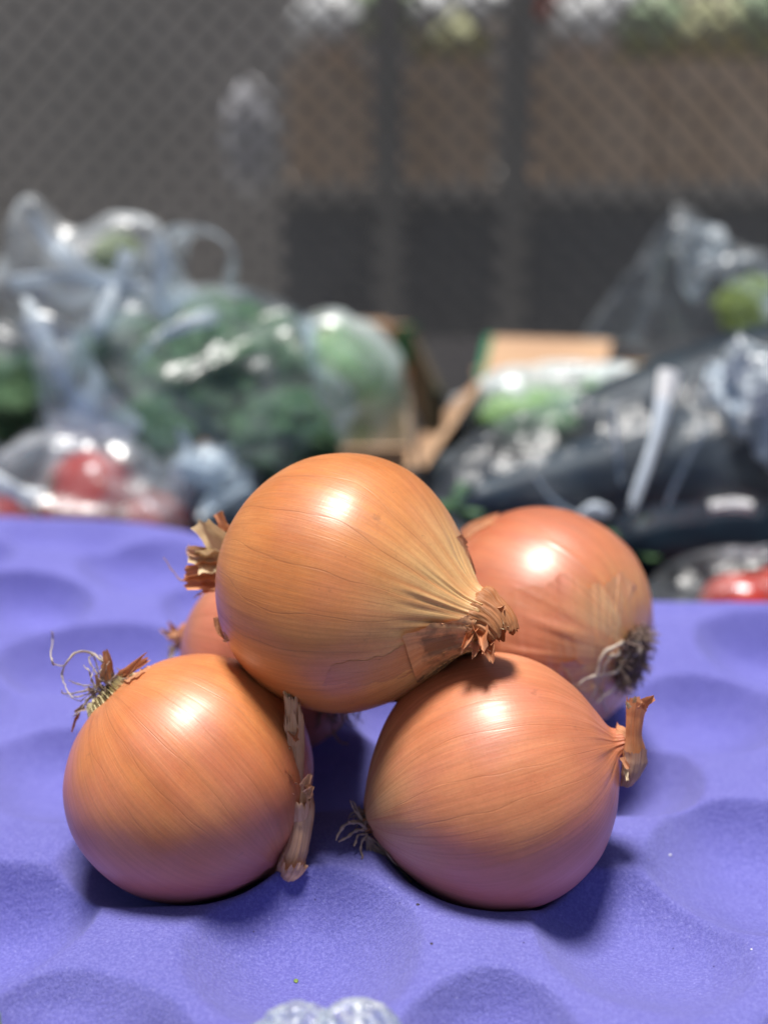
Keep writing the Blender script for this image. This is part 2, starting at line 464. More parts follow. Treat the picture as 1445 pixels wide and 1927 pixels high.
def build_tray():
    nx, ny = 470, 400
    xs = np.linspace(-33, 33, nx)
    X = np.tile(xs, (ny, 1)); t = np.linspace(0, 1, ny)[:, None]
    ye, yn = far_edge(xs)[None], near_edge(xs)[None]
    Y = yn + (ye - yn) * t
    Z = tray_z(X, Y)
    # rims roll over: bowls fade out and the edge turns down
    de = ye - Y; dn = Y - yn
    f = sstep(0.2, 3.2, de)
    Z = Z * f + (.35 + .15 * sstep(2, -14, X)) * (1 - sstep(0, 5.5, de)) - .0
    Z = Z - 1.3 * (1 - sstep(0, 1.0, de)) ** 2
    Z = np.where(dn < .8, Z - .25 * (1 - dn / .8) ** 2, Z)
    Z = Z + .010 * fbm(X * 1.6, Y * 1.6, 0, 21, 3)
    V = np.stack([X, Y, Z], -1).reshape(-1, 3)
    F = grid_faces(ny, nx)
    # underside 0.25 cm below, closed along the edge
    V2 = V.copy(); V2[:, 2] -= .25; n0 = len(V)
    F2 = [tuple(i + n0 for i in f[::-1]) for f in F]
    rim = []
    for j in range(nx - 1):
        rim.append((j + 1, j, j + n0, j + 1 + n0)); a = (ny - 1) * nx + j; rim.append((a, a + 1, a + 1 + n0, a + n0))
    for i in range(ny - 1):
        a = i * nx; rim.append((a, a + nx, a + nx + n0, a + n0)); a = i * nx + nx - 1; rim.append((a + nx, a, a + n0, a + nx + n0))
    M = tray_mat()
    return solo('moulded_tray', np.vstack([V, V2]), F + F2 + rim, M,
                'blue violet moulded paper pulp tray with round hollows under the five onions', 'tray', base=(0, 44, -2))

# ================================================================== ONIONS
class Onion: pass
def profile(kind):
    if kind == 'cone':
        c = [(-.92, .0), (-.925, .10), (-.90, .24), (-.80, .50), (-.60, .76), (-.32, .94), (0, 1.0), (.32, .955), (.58, .815), (.80, .61), (.97, .40), (1.11, .26), (1.24, .205)]
    elif kind == 'round':
        c = [(-.93, .0), (-.935, .08), (-.91, .22), (-.82, .50), (-.62, .77), (-.33, .945), (0, 1.0), (.33, .95), (.62, .78), (.82, .53), (.93, .29), (.99, .15), (1.07, .10)]
    elif kind == 'rootcone':
        c = [(-1.02, .0), (-1.02, .09), (-.98, .20), (-.84, .46), (-.62, .73), (-.33, .93), (0, 1.0), (.33, .95), (.62, .78), (.82, .53), (.93, .29), (.99, .15), (1.07, .10)]
    else:
        c = [(-.97, .0), (-.975, .10), (-.94, .26), (-.82, .53), (-.60, .79), (-.32, .95), (0, 1.0), (.32, .955), (.60, .81), (.82, .58), (.97, .33), (1.06, .15), (1.15, .10)]
    return spline([(a, b, 0) for a, b in c], 150)[:, :2]

def make_onion(name, px, py, zf, R, neck, kind, mat, label, seed, pleat=.05, squash=(1, 1), nth=260, rootrib=0.):
    o = Onion(); o.c = PF(px, py, zf); o.R = R; o.seed = seed
    zax = cdir(*neck); tocam = unit(CAM - o.c)
    xax = unit(tocam - zax * np.dot(tocam, zax)); yax = np.cross(zax, xax)
    o.ax = (xax, yax, zax)
    M = Matrix(((xax[0], yax[0], zax[0], o.c[0]), (xax[1], yax[1], zax[1], o.c[1]), (xax[2], yax[2], zax[2], o.c[2]), (0, 0, 0, 1)))
    o.M = M
    pr = profile(kind); n = len(pr)
    th = np.linspace(-np.pi, np.pi, nth, endpoint=False)
    ct, st = np.cos(th)[None], np.sin(th)[None]
    z = pr[:, 0][:, None] * np.ones((1, nth)); r = np.clip(pr[:, 1], 0, None)[:, None] * np.ones((1, nth))
    lump = .022 * fbm(ct * .9, st * .9, z * .9 + seed * 3.3, seed, 2)
    rib = .0022 * vnoise(ct * 5, st * 5, z * .4, seed + 5) + .0008 * vnoise(ct * 14, st * 14, z * .6, seed + 6)
    nk = sstep(.74, 1.08, z); rk = sstep(-.72, -.95, z)
    wr = .7 * vnoise(ct * 5, st * 5, z * 1.2, seed + 8) + .9 * vnoise(ct * 15, st * 15, z * 2.5, seed + 9)
    rr = r * (1 + lump + rib + wr * (pleat * 1.3 * nk + .012 * rk))
    if rootrib:
        rd = np.clip(1 - np.abs(vnoise(ct * 7, st * 7, z * .5, seed + 31)) * 5, 0, 1) ** 2 * sstep(-.15, -.45, z) * sstep(-1.0, -.7, z)
        rr = rr + r * rootrib * rd * (.5 + .5 * vnoise(ct * 2, st * 2, z * 2, seed + 32))
    zz = z * (1 + lump * .7)
    loc = np.stack([rr * ct * R * squash[0], rr * st * R * squash[1], zz * R], -1).reshape(-1, 3)
    Mn = np.array(M)
    V = loc @ Mn[:3, :3].T + Mn[:3, 3]
    F = grid_faces(n, nth, True)
    base = V[np.argmin(V[:, 2])].copy(); base[:2] = o.c[:2]
    o.e = empty(name, base, label, 'onion', 'brown onions piled on the tray')
    o.body = part(o.e, 'skin', V, F, mat, M=M)
    o.bvh = BVHTree.FromPolygons([Vector(v) for v in V], F)
    o.rootp = o.c - zax * R * (-pr[0, 0]); o.neckp = o.c + zax * R * pr[-1, 0]; o.z = zax; o.V = V
    return o
def on(o, px, py, lift=0.0):
    r = Vector(unit(ray(px, py)))
    hit, nrm, _, _ = o.bvh.ray_cast(Vector(CAM), r)
    if hit is None:
        # just off the outline: stay at the depth of the nearest surface point
        zf = np.dot(o.c - CAM, FW); p = PF(px, py, zf)
        near = o.bvh.find_nearest(Vector(p)); q = np.array(near[0])
        p2 = PF(px, py, np.dot(q - CAM, FW)); return p2 + unit(CAM - p2) * lift
    n = np.array(nrm)
    if np.dot(n, np.array(r)) > 0: n = -n
    return np.array(hit) + n * lift
def flap(o, name, a, b, mat, lift=.03, edge_lift=.05, n=60, m=26, seed=0, rag=4., ridges=0., which='ab', label=None, ridge_t=0.):
    """a sheet of outer skin lying on the onion between two lines seen on its surface; ragged, edges raised"""
    A = spline([(p[0], p[1], 0) for p in a], n)[:, :2]; B = spline([(p[0], p[1], 0) for p in b], n)[:, :2]
    V = np.zeros((m, n, 3)); uv = np.zeros((m, n, 2))
    for j in range(n):
        ra = rag * float(fbm(j * .23, seed, 0., seed + 2, 3)); rb = rag * float(fbm(j * .23, seed, 9., seed + 3, 3))
        pa = A[j] + np.array([ra * .4, ra]); pb = B[j] + np.array([rb * .4, rb])
        for i in range(m):
            t = i / (m - 1); q = pa * (1 - t) + pb * t
            q = q + np.array([rag * .5 * float(vnoise(i * .3, seed, 5., seed)), 0]) * (1 if j in (0, n - 1) else .3)
            e = 0
            if 'a' in which: e = max(e, (1 - t) ** 6)
            if 'b' in which: e = max(e, t ** 6)
            if 'l' in which: e = max(e, (1 - j / (n - 1)) ** 8)
            if 'r' in which: e = max(e, (j / (n - 1)) ** 8)
            rg = ridges * float(vnoise(j * .5, t * 1.2, seed, seed + 7)) if ridges else 0
            if ridge_t: rg += ridge_t * (.5 + .5 * float(vnoise(t * 9, j * .06, seed, seed + 8))) * math.sin(math.pi * min(1, j / n * 1.3 + .15)) 
            lf = lift
            if 'b' not in which: lf = lift * (1 - t ** 3) - .03 * t ** 3
            if 'r' not in which: lf = lf - (lift + .03) * (j / (n - 1)) ** 10
            V[i, j] = on(o, q[0], q[1], lf + edge_lift * e + max(rg, -lift * .7))
            uv[i, j] = (t * .5, j / n * .8)
    return part(o.e, name, V.reshape(-1, 3), grid_faces(m, n), mat, uv.reshape(-1, 2), M=o.M, label=label)

def root_tuft(o, centre, axis, rad, count, length, mat, seed, droop=(0, 0, -.4)):
    r = random.Random(seed); b = Buf(); axis = unit(axis)
    s = unit(np.cross(axis, [0.1, .2, 1])); t = np.cross(axis, s)
    for i in range(count):
        a = r.uniform(0, 6.283); q = rad * math.sqrt(r.random())
        p = centre + s * q * math.cos(a) + t * q * math.sin(a) - axis * .10
        d = unit(axis * r.uniform(.25, 1) + s * math.cos(a) * r.uniform(.2, 1.3) + t * math.sin(a) * r.uniform(.2, 1.3))
        L = length * r.uniform(.35, 1.25)
        p1 = p + d * L * .4; p2 = p1 + unit(d + np.array([r.uniform(-.8, .8) for _ in range(3)])) * L * .35
        p3 = p2 + unit(d + np.array([r.uniform(-1.3, 1.3) for _ in range(3)]) + np.array(droop)) * L * .35
        b.add(*tube([p, p1, p2, p3], [.035, .03, .024, .012], 5, 9))
    V, F, uv = b.data(); return part(getattr(o, 'plate', None) or o.e, 'root_tuft', V, F, mat, uv, M=o.M, kind='stuff')
def root_plate(o, centre, axis, rad, mat, h=.22, seed=0):
    axis = unit(axis); s = unit(np.cross(axis, [0.1, .2, 1])); t = np.cross(axis, s)
    n, m = 14, 48; a = np.linspace(0, 2 * np.pi, m, endpoint=False); V = []
    for i in range(n):
        q = i / (n - 1); hh = h * (1 - q ** 3)
        rr = rad * q * (1 + .16 * vnoise(np.cos(a) * 5, np.sin(a) * 5, q * 2, seed))
        bump = .09 * vnoise(np.cos(a) * q * 6, np.sin(a) * q * 6, 0, seed + 1)
        V.append(centre + axis * (hh + bump - .12 * q)[:, None] + s * (rr * np.cos(a))[:, None] + t * (rr * np.sin(a))[:, None])
    o.plate = part(o.e, 'root_plate', np.vstack(V), grid_faces(n, m, True), mat, np.zeros((n * m, 2)), M=o.M)
def root(o, pts, r0, mat, n=30):
    k0 = r0 * 100 + float(pts[0][0])
    V, F, uv = tube(pts, [r0 * (1 + .35 * math.sin(i * 2.3 + k0)) * (1 - .5 * (i / 12) ** 3) for i in range(13)], 7, n)
    V = V + .035 * np.stack([vnoise(V[:, 0] * 4, V[:, 1] * 4, V[:, 2] * 4, s) for s in (1, 2, 3)], 1)
    return part(o.e, 'root', V, F, mat, uv, M=o.M)

def local_dir(neck, px, py, v):           # a world direction in an onion's own frame
    z = cdir(*neck); c = PF(px, py, 39.); tc = unit(CAM - c); x = unit(tc - z * np.dot(tc, z)); y = np.cross(z, x); v = unit(v)
    return (float(np.dot(v, x)), float(np.dot(v, y)), float(np.dot(v, z)))
# pink tray bounce painted on the front onions' undersides, over some real blush
BOUNCE_PINK = {'left': local_dir((.70, -.71, .02), 360, 1461, (-.25, -.1, -1)), 'right': local_dir((.95, .30, .06), 927, 1471, (.15, -.1, -1))}
# skins ------------------------------------------------------------
m_top = skin_mat('golden_skin', (.56, .185, .048), (.69, .265, .076), (.72, .47, .21), (.64, .30, .14), 1.0, rough=.37, nveins=20, pinkw=.2, neck_z=(1.9, 4.2), vein=.85)
m_left = skin_mat('amber_skin', (.57, .17, .055), (.71, .262, .082), (.52, .2, .12), (.62, .22, .10), 2.3, rough=.39, nveins=24, vein=.4, pinkw=.25, rosy=BOUNCE_PINK['left'])
m_right = skin_mat('copper_skin', (.58, .18, .083), (.70, .265, .125), (.56, .19, .10), (.72, .45, .22), 4.1, rough=.40, nveins=26, vein=.4, pinkw=.35, rosy=BOUNCE_PINK['right'], root_z=(-3.9, -1.4))
m_red = skin_mat('russet_skin', (.54, .125, .042), (.64, .20, .078), (.6, .2, .1), (.72, .40, .15), 6.2, rough=.42, nveins=22, pinkw=.25, pink=(.42, .11, .09), spec=1.0, coat=1.0, coat_r=.38, root_z=(-4.1, -2.0))
m_rose = skin_mat('rosy_skin', (.56, .18, .11), (.64, .24, .14), (.5, .2, .1), (.5, .2, .1), 8.4, rough=.38, nveins=18, pinkw=.6)
p_tan = paper_mat('dry_tan_paper', (.68, .40, .25), (.76, .50, .33), (.50, .24, .14))
p_orange = paper_mat('dry_orange_paper', (.70, .29, .13), (.78, .42, .24), (.42, .15, .06))
p_cream = paper_mat('dry_cream_paper', (.70, .56, .34), (.78, .66, .45), (.4, .25, .14))
p_brown = paper_mat('dry_brown_paper', (.52, .20, .09), (.62, .30, .16), (.25, .09, .04))
p_dark = paper_mat('dark_root_fibre', (.09, .055, .04), (.16, .10, .075), (.03, .02, .015), rough=.8)
p_root = paper_mat('pale_root_fibre', (.66, .57, .48), (.78, .70, .60), (.40, .28, .2), rough=.7, fib=6)
p_greyroot = paper_mat('grey_root_fibre', (.36, .26, .22), (.50, .38, .33), (.16, .10, .08), rough=.75, fib=6)

# the five onions ---------------------------------------------------
TOPO = make_onion('onion', 640, 1097, 39.3, 4.10, (.87, -.20, .45), 'cone', m_top,
    'golden brown onion on top of the pile with its dry neck pointing right', 3, pleat=.05, squash=(1, 1.0))
LEFT = make_onion('onion', 360, 1461, 39.4, 3.98, (.70, -.71, .02), 'round', m_left,
    'amber onion at front left with a tall dry stem standing up against its right side', 5)
RIGHT = make_onion('onion', 927, 1471, 38.8, 4.00, (.95, .30, .06), 'rootcone', m_right,
    'copper pink onion at front right with a short orange stem on its right end', 9)
BACKR = make_onion('onion', 1016, 1174, 47.0, 4.36, (-.74, .24, -.62), 'round', m_red,
    'reddish onion behind at right showing its dark root tuft and peeling papery skin', 12, nth=420, rootrib=.05)
BACKL = make_onion('onion', 520, 1232, 45.5, 3.62, (-.93, .18, -.25), 'round', m_rose,
    'rosy onion mostly hidden behind the front left onion and under the top one', 15)
for o in (LEFT, RIGHT, BACKR, BACKL): SPH.append((o.c, o.R))
build_tray()

# --- top onion details
o = TOPO
sk_flap = skin_mat('outer_skin_layer', (.56, .20, .07), (.66, .28, .12), (.66, .34, .17), (.4, .2, .1), 3.3, rough=.42, nveins=34, pinkw=.5, vein=.4, bruise=.75)
sk_dark = skin_mat('bruised_skin_layer', (.50, .17, .06), (.60, .23, .08), (.50, .24, .12), (.3, .1, .05), 5.7, rough=.4, nveins=30, pinkw=.3)
flap(o, 'skin_layer', [(624, 1252), (700, 1238), (760, 1216), (850, 1195)], [(600, 1306), (690, 1328), (780, 1312), (868, 1262)], sk_dark, .006, .006, seed=3, rag=3, which='al')
flap(o, 'skin_layer', [(754, 1194), (800, 1178), (850, 1166), (892, 1157)], [(784, 1284), (820, 1275), (870, 1258), (912, 1225)], sk_flap, .05, .07, seed=5, rag=1.2, which='al')
flap(o, 'skin_layer', [(862, 1008), (878, 1030), (890, 1060), (896, 1080)], [(856, 1012), (872, 1036), (884, 1064), (892, 1084)], p_brown, .02, .10, m=8, seed=6, rag=1.2, which='a')
flap(o, 'skin_layer', [(401, 1163), (404, 1180), (412, 1195), (430, 1206)], [(410, 1160), (420, 1178), (430, 1190), (442, 1203)], p_brown, .02, .12, m=8, seed=7, rag=2, which='a')
nk = [on(o, 842, 1093, -.25), on(o, 880, 1112, .05), PF(912, 1132, 34.9), PF(932, 1152, 34.6), PF(944, 1172, 34.5)]
zf_n = float(np.dot(o.neckp - CAM, FW))
nk = [o.c + o.z * 4.1 * 1.06, o.c + o.z * 4.1 * 1.22, o.c + o.z * 4.1 * 1.31 + cdir(0, -1, .2) * .12, o.c + o.z * 4.1 * 1.37 + cdir(0, -1, .1) * .50]
V, F, uv = pleat_tube(nk, [.72, .96, .76, .55], flat=1, pleats=40, amp=.055, jag=.16, seed=31, twist=.5, seg=140, n=60)
part(o.e, 'dry_neck', V, F, paper_mat('neck_paper', (.52, .22, .09), (.48, .17, .06), (.16, .05, .02), fib=44), uv, M=o.M)
for i, (px, py, dx, dy, dz, L, w, mt) in enumerate([
    (926, 1160, .8, -.35, .3, .55, .42, p_cream), (938, 1172, .75, .1, .2, .4, .34, p_cream), (900, 1150, -.1, -1, .3, 1.0, .55, p_orange),
    (892, 1162, -.15, -1, .4, .95, .4, p_orange), (908, 1190, .25, -1, .3, .75, .5, p_orange), (898, 1200, -.2, -1, .35, .55, .35, p_tan),
    (922, 1182, .1, -1, .2, .45, .4, p_brown), (934, 1150, .5, .6, .3, .35, .3, p_orange), (912, 1205, .8, -.5, .2, .5, .3, p_tan)]):
    p = PF(px, py, zf_n - .35)
    V, F, uv = shred(p, cdir(dx, dy, dz), L, w, bend=cdir(random.uniform(-1, 1), -.3, .5) * .35, seed=40 + i, curl=.9)
    part(o.e, 'skin_shred', V, F, mt, uv, M=o.M)
# root end showing at the left
zr = float(np.dot(o.rootp - CAM, FW)) - .2
root_plate(o, o.rootp + o.z * .1, -o.z, .8, p_brown, seed=2)
for i, (px, py, dx, dy, dz, L, w, mt) in enumerate([
    (425, 1035, -.55, .8, 0, 1.15, .8, p_cream), (420, 1060, -.9, .45, .1, 1.0, .7, p_cream), (420, 1075, -1, .15, .1, 1.15, .7, p_orange),
    (420, 1090, -1, -.05, .2, 1.05, .6, p_orange), (425, 1000, -.25, .9, 0, .55, .4, p_orange), (415, 1055, -.8, .1, .2, .7, .9, p_cream),
    (408, 1045, -.95, .35, .2, .9, .35, p_tan), (410, 1100, -1, -.3, .2, .45, .4, p_orange)]):
    V, F, uv = shred(PF(px, py, zr), cdir(dx, dy, dz), L, w, bend=cdir(-.2, random.uniform(-.5, .5), .6) * .3, seed=60 + i, curl=.7, tip=.7, n=18)
    part(o.e, 'skin_shred', V, F, mt, uv, M=o.M)
for pts in ([(400, 1100), (365, 1100), (335, 1085), (308, 1050)], [(400, 1110), (385, 1108), (372, 1120), (366, 1126)], [(395, 1040), (365, 1050), (352, 1040), (356, 1026)]):
    root(o, [PF(a, b, zr + .1 * i) for i, (a, b) in enumerate(pts)], .032, p_tan)

# --- front left onion: roots, peeled ring, tall stem
o = LEFT
rp = o.rootp; ra = -o.z
root_plate(o, rp + o.z * .04, ra, .62, p_dark, h=.3, seed=4)
zr = float(np.dot(rp - CAM, FW))
ring = Buf()
s_ = unit(np.cross(ra, UP)); t_ = np.cross(ra, s_)
for i in range(34):                                      # pale torn ribs round the root
    a = i / 34 * 2 * math.pi
    e = s_ * math.cos(a) + t_ * math.sin(a)
    p = rp + o.z * .24 + e * .98
    ring.add(*shred(p, unit(-e * .75 + ra * .75), .42, .13, seed=i, side=np.cross(e, ra), curl=1.6, tip=.8, n=6, m=5))
V, F, uv = ring.data(); part(o.e, 'torn_ring', V, F, paper_mat('pale_rib_paper', (.72, .66, .38), (.80, .76, .52), (.3, .22, .1), fib=20), uv, M=o.M, kind='stuff')
root_tuft(o, rp, ra, .55, 60, .6, p_greyroot, 21)
root_tuft(o, rp, unit(ra + cdir(-.3, -.6, .3)), .6, 45, .55, p_dark, 22)
for pts, rr in (([(205, 1290), (206, 1262), (185, 1236), (150, 1226), (128, 1243), (117, 1268), (126, 1296), (140, 1314)], .032),
                ([(200, 1285), (196, 1250), (172, 1230), (145, 1228), (122, 1252), (105, 1252), (97, 1240), (100, 1200), (97, 1188)], .036),
                ([(195, 1290), (160, 1300), (130, 1306), (117, 1303), (116, 1297)], .030),
                ([(190, 1295), (165, 1306), (146, 1312), (135, 1306)], .028),
                ([(190, 1288), (178, 1262), (168, 1240), (176, 1234)], .026),
                ([(185, 1290), (150, 1288), (128, 1282)], .026),
                ([(188, 1300), (165, 1318), (150, 1340), (138, 1348)], .026),
                ([(182, 1298), (172, 1278), (166, 1262), (158, 1252)], .024),
                ([(200, 1288), (186, 1262), (180, 1244), (172, 1232)], .024),
                ([(178, 1310), (160, 1325), (146, 1332), (141, 1345)], .026),
                ([(215, 1275), (204, 1262), (196, 1240), (186, 1232)], .03)):
    root(o, [PF(a, b, zr - .25 + .12 * i * random.uniform(-1, 1.4) + (2.2 if b < 1210 else 0)) for i, (a, b) in enumerate(pts)], rr, p_root, 40)
rr_ = random.Random(77)
for i in range(14):                                     # thin curled roots
    a0 = (rr_.uniform(165, 225), rr_.uniform(1275, 1320)); ang = rr_.uniform(1.9, 3.6); L = rr_.uniform(30, 62); cv = rr_.uniform(-1.8, 1.8)
    pts = [a0]
    for q in range(4): pts.append((pts[-1][0] + math.cos(ang + cv * q / 3) * L / 4, pts[-1][1] - math.sin(ang + cv * q / 3) * L / 4))
    root(o, [PF(a, b, zr - .4 + rr_.uniform(-.25, .25) * j) for j, (a, b) in enumerate(pts)], rr_.uniform(.012, .024), (p_root, p_greyroot)[i % 2], 18)
for i, (px, py, dx, dy, dz, L, w, mt) in enumerate([
    (209, 1282, -.02, 1, .1, .95, .30, p_orange), (198, 1284, .05, 1, .25, .62, .34, p_tan), (226, 1277, .62, .60, .1, 1.15, .36, p_orange),
    (236, 1268, .8, .55, .0, .85, .28, p_orange), (222, 1284, .5, .4, .2, .45, .25, p_brown), (188, 1294, -.1, 1, .3, .42, .16, p_tan),
    (180, 1305, -.5, .6, .3, .3, .2, p_greyroot), (160, 1330, -.8, -.4, .2, .35, .2, p_greyroot), (215, 1286, .1, .9, .3, .4, .22, p_greyroot)]):
    V, F, uv = shred(PF(px, py, zr - .3), cdir(dx, dy, dz), L, w, bend=cdir(random.uniform(-.5, .5), .1, .4) * .12, seed=80 + i, curl=.5, tip=.55 if L < .9 or px < 215 else .1)
    part(o.e, 'skin_shred', V, F, mt, uv, M=o.M)
flap(o, 'skin_layer', [(146, 1340), (140, 1356), (134, 1376)], [(152, 1342), (144, 1360), (137, 1380)], p_brown, .02, .06, n=20, m=6, seed=8, rag=1, which='a')
flap(o, 'skin_layer', [(232, 1276), (262, 1262), (285, 1254)], [(228, 1288), (250, 1282), (276, 1268)], p_orange, .02, .06, n=24, m=8, seed=9, rag=2.5, which='ab')
# the stem leaves the neck low at the right, folds up and stands in front of the onion
zn = float(np.dot(o.neckp - CAM, FW))
low = [PF(528, 1648, zn - .4), PF(548, 1622, zn - 1.0), PF(563, 1585, zn - 1.2), PF(570, 1540, zn - 1.2), PF(566, 1492, zn - 1.2)]
V, F, uv = pleat_tube(low, [.22, .38, .34, .33, .42], flat=.75, pleats=16, amp=.06, jag=.14, seed=51, twist=.6, seg=80)
part(o.e, 'dry_stem', V, F, p_tan, uv, M=o.M)
V, F, uv = pleat_tube([PF(540, 1652, zn - .9), PF(552, 1632, zn - 1.3), PF(562, 1606, zn - 1.4)], [.20, .36, .40], flat=.8, pleats=14, amp=.06, jag=.35, jag0=.2, seed=52, seg=60, n=20)
part(o.e, 'stem_sheath', V, F, p_tan, uv, M=o.M)
up = [PF(562, 1510, zn - 1.35), PF(558, 1480, zn - 1.5), PF(558, 1440, zn - 1.55), PF(557, 1395, zn - 1.6), PF(552, 1345, zn - 1.7), PF(548, 1294, zn - 1.8)]
V, F, uv = pleat_tube(up, [.26, .18, .25, .27, .25, .22], flat=.6, pleats=14, amp=.05, jag=.13, seed=53, twist=.3, seg=70)
stem_o = part(o.e, 'dry_stem', V, F, p_tan, uv, M=o.M)
V, F, uv = pleat_tube([PF(556, 1400, zn - 1.7), PF(552, 1350, zn - 1.85), PF(551, 1316, zn - 1.9)], [.25, .29, .27], flat=.6, pleats=10, amp=.07, jag=.45, seed=54, seg=60, n=24)
part(stem_o, 'stem_sheath', V, F, p_tan, uv, M=o.M)
V, F, uv = pleat_tube([PF(549, 1345, zn - 1.9), PF(548, 1310, zn - 1.95), PF(546, 1292, zn - 1.9)], [.14, .19, .21], flat=.7, pleats=9, amp=.08, jag=.4, seed=55, seg=50, n=20)
part(stem_o, 'stem_tip', V, F, p_tan, uv, M=o.M)
V, F, uv = pleat_tube([PF(561, 1540, zn - 1.3), PF(560, 1510, zn - 1.45), PF(556, 1484, zn - 1.5)], [.34, .44, .50], flat=.7, pleats=9, amp=.10, jag=.45, seed=56, seg=70, n=24)
part(stem_o, 'stem_sheath', V, F, p_tan, uv, M=o.M)
for i, (px, py, dx, dy, dz, L, w, mt) in enumerate([
    (548, 1500, -.8, .5, .3, .5, .35, p_tan), (545, 1470, -.3, 1, .3, .42, .3, p_tan), (575, 1495, .7, .5, .3, .45, .3, p_tan), (540, 1500, -.8, .1, .4, .3, .12, p_cream),
    (572, 1480, .4, 1, .2, .4, .3, p_tan), (582, 1500, .3, .9, .2, .4, .22, p_tan), (552, 1478, -.4, .8, .3, .35, .3, p_brown), (545, 1425, -1, -.15, .3, .28, .05, p_cream),
    (546, 1408, -1, .1, .3, .22, .05, p_cream), (545, 1383, -.5, .6, .3, .14, .05, p_cream), (547, 1318, -.5, 1, .3, .35, .2, p_cream), (556, 1312, .3, 1, .2, .38, .2, p_tan), (552, 1372, .1, -1, .4, .45, .28, p_brown)]):
    V, F, uv = shred(PF(px, py, zn - 1.85), cdir(dx, dy, dz), L, w, bend=cdir(random.uniform(-.6, .6), .3, .4) * .3, seed=100 + i, curl=.7, tip=.6)
    part(o.e, 'skin_shred', V, F, mt, uv, M=o.M)

# --- front right onion: small roots at left, short stem at right
o = RIGHT
rp = o.rootp; ra = -o.z; zr = float(np.dot(rp - CAM, FW))
root_plate(o, rp + o.z * .08, ra, .5, p_dark, h=.25, seed=6)
root_tuft(o, rp + o.z * .05, ra, .42, 80, .34, p_brown, 31, droop=(0, 0, 0))
root_tuft(o, rp, unit(ra + cdir(0, -.4, .2)), .35, 50, .55, p_greyroot, 32)
for pts, rr in (([(690, 1558), (672, 1546), (650, 1552), (636, 1570), (631, 1582)], .05),
                ([(690, 1560), (672, 1562), (652, 1575), (636, 1584)], .055),
                ([(688, 1550), (670, 1530), (664, 1516), (660, 1506)], .04),
                ([(690, 1548), (676, 1534), (668, 1512), (664, 1508)], .03),
                ([(692, 1562), (680, 1550), (662, 1548), (655, 1546)], .045),
                ([(692, 1568), (676, 1572), (668, 1586), (666, 1592)], .04),
                ([(690, 1570), (680, 1590), (682, 1612), (679, 1616)], .035)):
    root(o, [PF(a, b, zr - .45 - .1 * i) for i, (a, b) in enumerate(pts)], rr, p_greyroot)
for pts, rr in (([(690, 1572), (706, 1592), (730, 1612), (752, 1634), (774, 1660)], .055), ([(690, 1578), (702, 1606), (722, 1622), (745, 1638)], .05),
                ([(692, 1574), (714, 1590), (738, 1612), (760, 1642)], .045), ([(688, 1580), (694, 1606), (704, 1628), (706, 1632)], .04), ([(690, 1576), (704, 1598), (720, 1608), (724, 1610)], .045)):
    root(o, [on(o, a, b, .07) if i else PF(a, b, zr - .4) for i, (a, b) in enumerate(pts)], rr, p_greyroot)
zn = float(np.dot(o.neckp - CAM, FW))
V, F, uv = pleat_tube([PF(1152, 1398, zn + .05), PF(1168, 1402, zn), PF(1182, 1412, zn)], [.62, .42, .36], flat=.9, pleats=16, amp=.12, jag=.1, seed=71, seg=80, n=26)
part(o.e, 'dry_neck', V, F, p_orange, uv, M=o.M)
V, F, uv = pleat_tube([PF(1176, 1480, zn - .1), PF(1186, 1458, zn - .35), PF(1194, 1425, zn - .45), PF(1193, 1385, zn - .5), PF(1195, 1345, zn - .55), PF(1202, 1312, zn - .6)],
                      [.16, .34, .36, .27, .30, .42], flat=.6, pleats=8, amp=.08, jag=.05, seed=72, twist=.3, seg=90, jag0=.05)
stem_o = part(o.e, 'dry_stem', V, F, p_orange, uv, M=o.M)
V, F, uv = pleat_tube([PF(1178, 1478, zn - .2), PF(1188, 1455, zn - .45), PF(1194, 1425, zn - .55), PF(1194, 1404, zn - .58)], [.14, .33, .38, .36], flat=.6, pleats=8, amp=.10, jag=.10, seed=73, seg=70, n=26)
part(stem_o, 'stem_sheath', V, F, paper_mat('dry_pink_paper', (.50, .28, .20), (.56, .36, .27), (.26, .12, .08)), uv, M=o.M)
for i, (px, py, dx, dy, dz, L, w, mt) in enumerate([(1184, 1332, -.6, .7, .3, .28, .16, p_cream), (1192, 1322, 0, 1, .3, .22, .14, p_cream), (1176, 1436, -.15, -1, .5, .55, .16, p_cream),
    (1210, 1322, .6, .5, .2, .35, .3, p_orange), (1204, 1334, .2, .9, .6, .3, .34, p_brown), (1170, 1425, .3, -1, .5, .4, .2, p_brown)]):
    V, F, uv = shred(PF(px, py, zn - .9), cdir(dx, dy, dz), L, w, bend=cdir(.2, .1, .4) * .2, seed=120 + i, curl=.6, tip=.6)
    part(o.e, 'skin_shred', V, F, mt, uv, M=o.M)

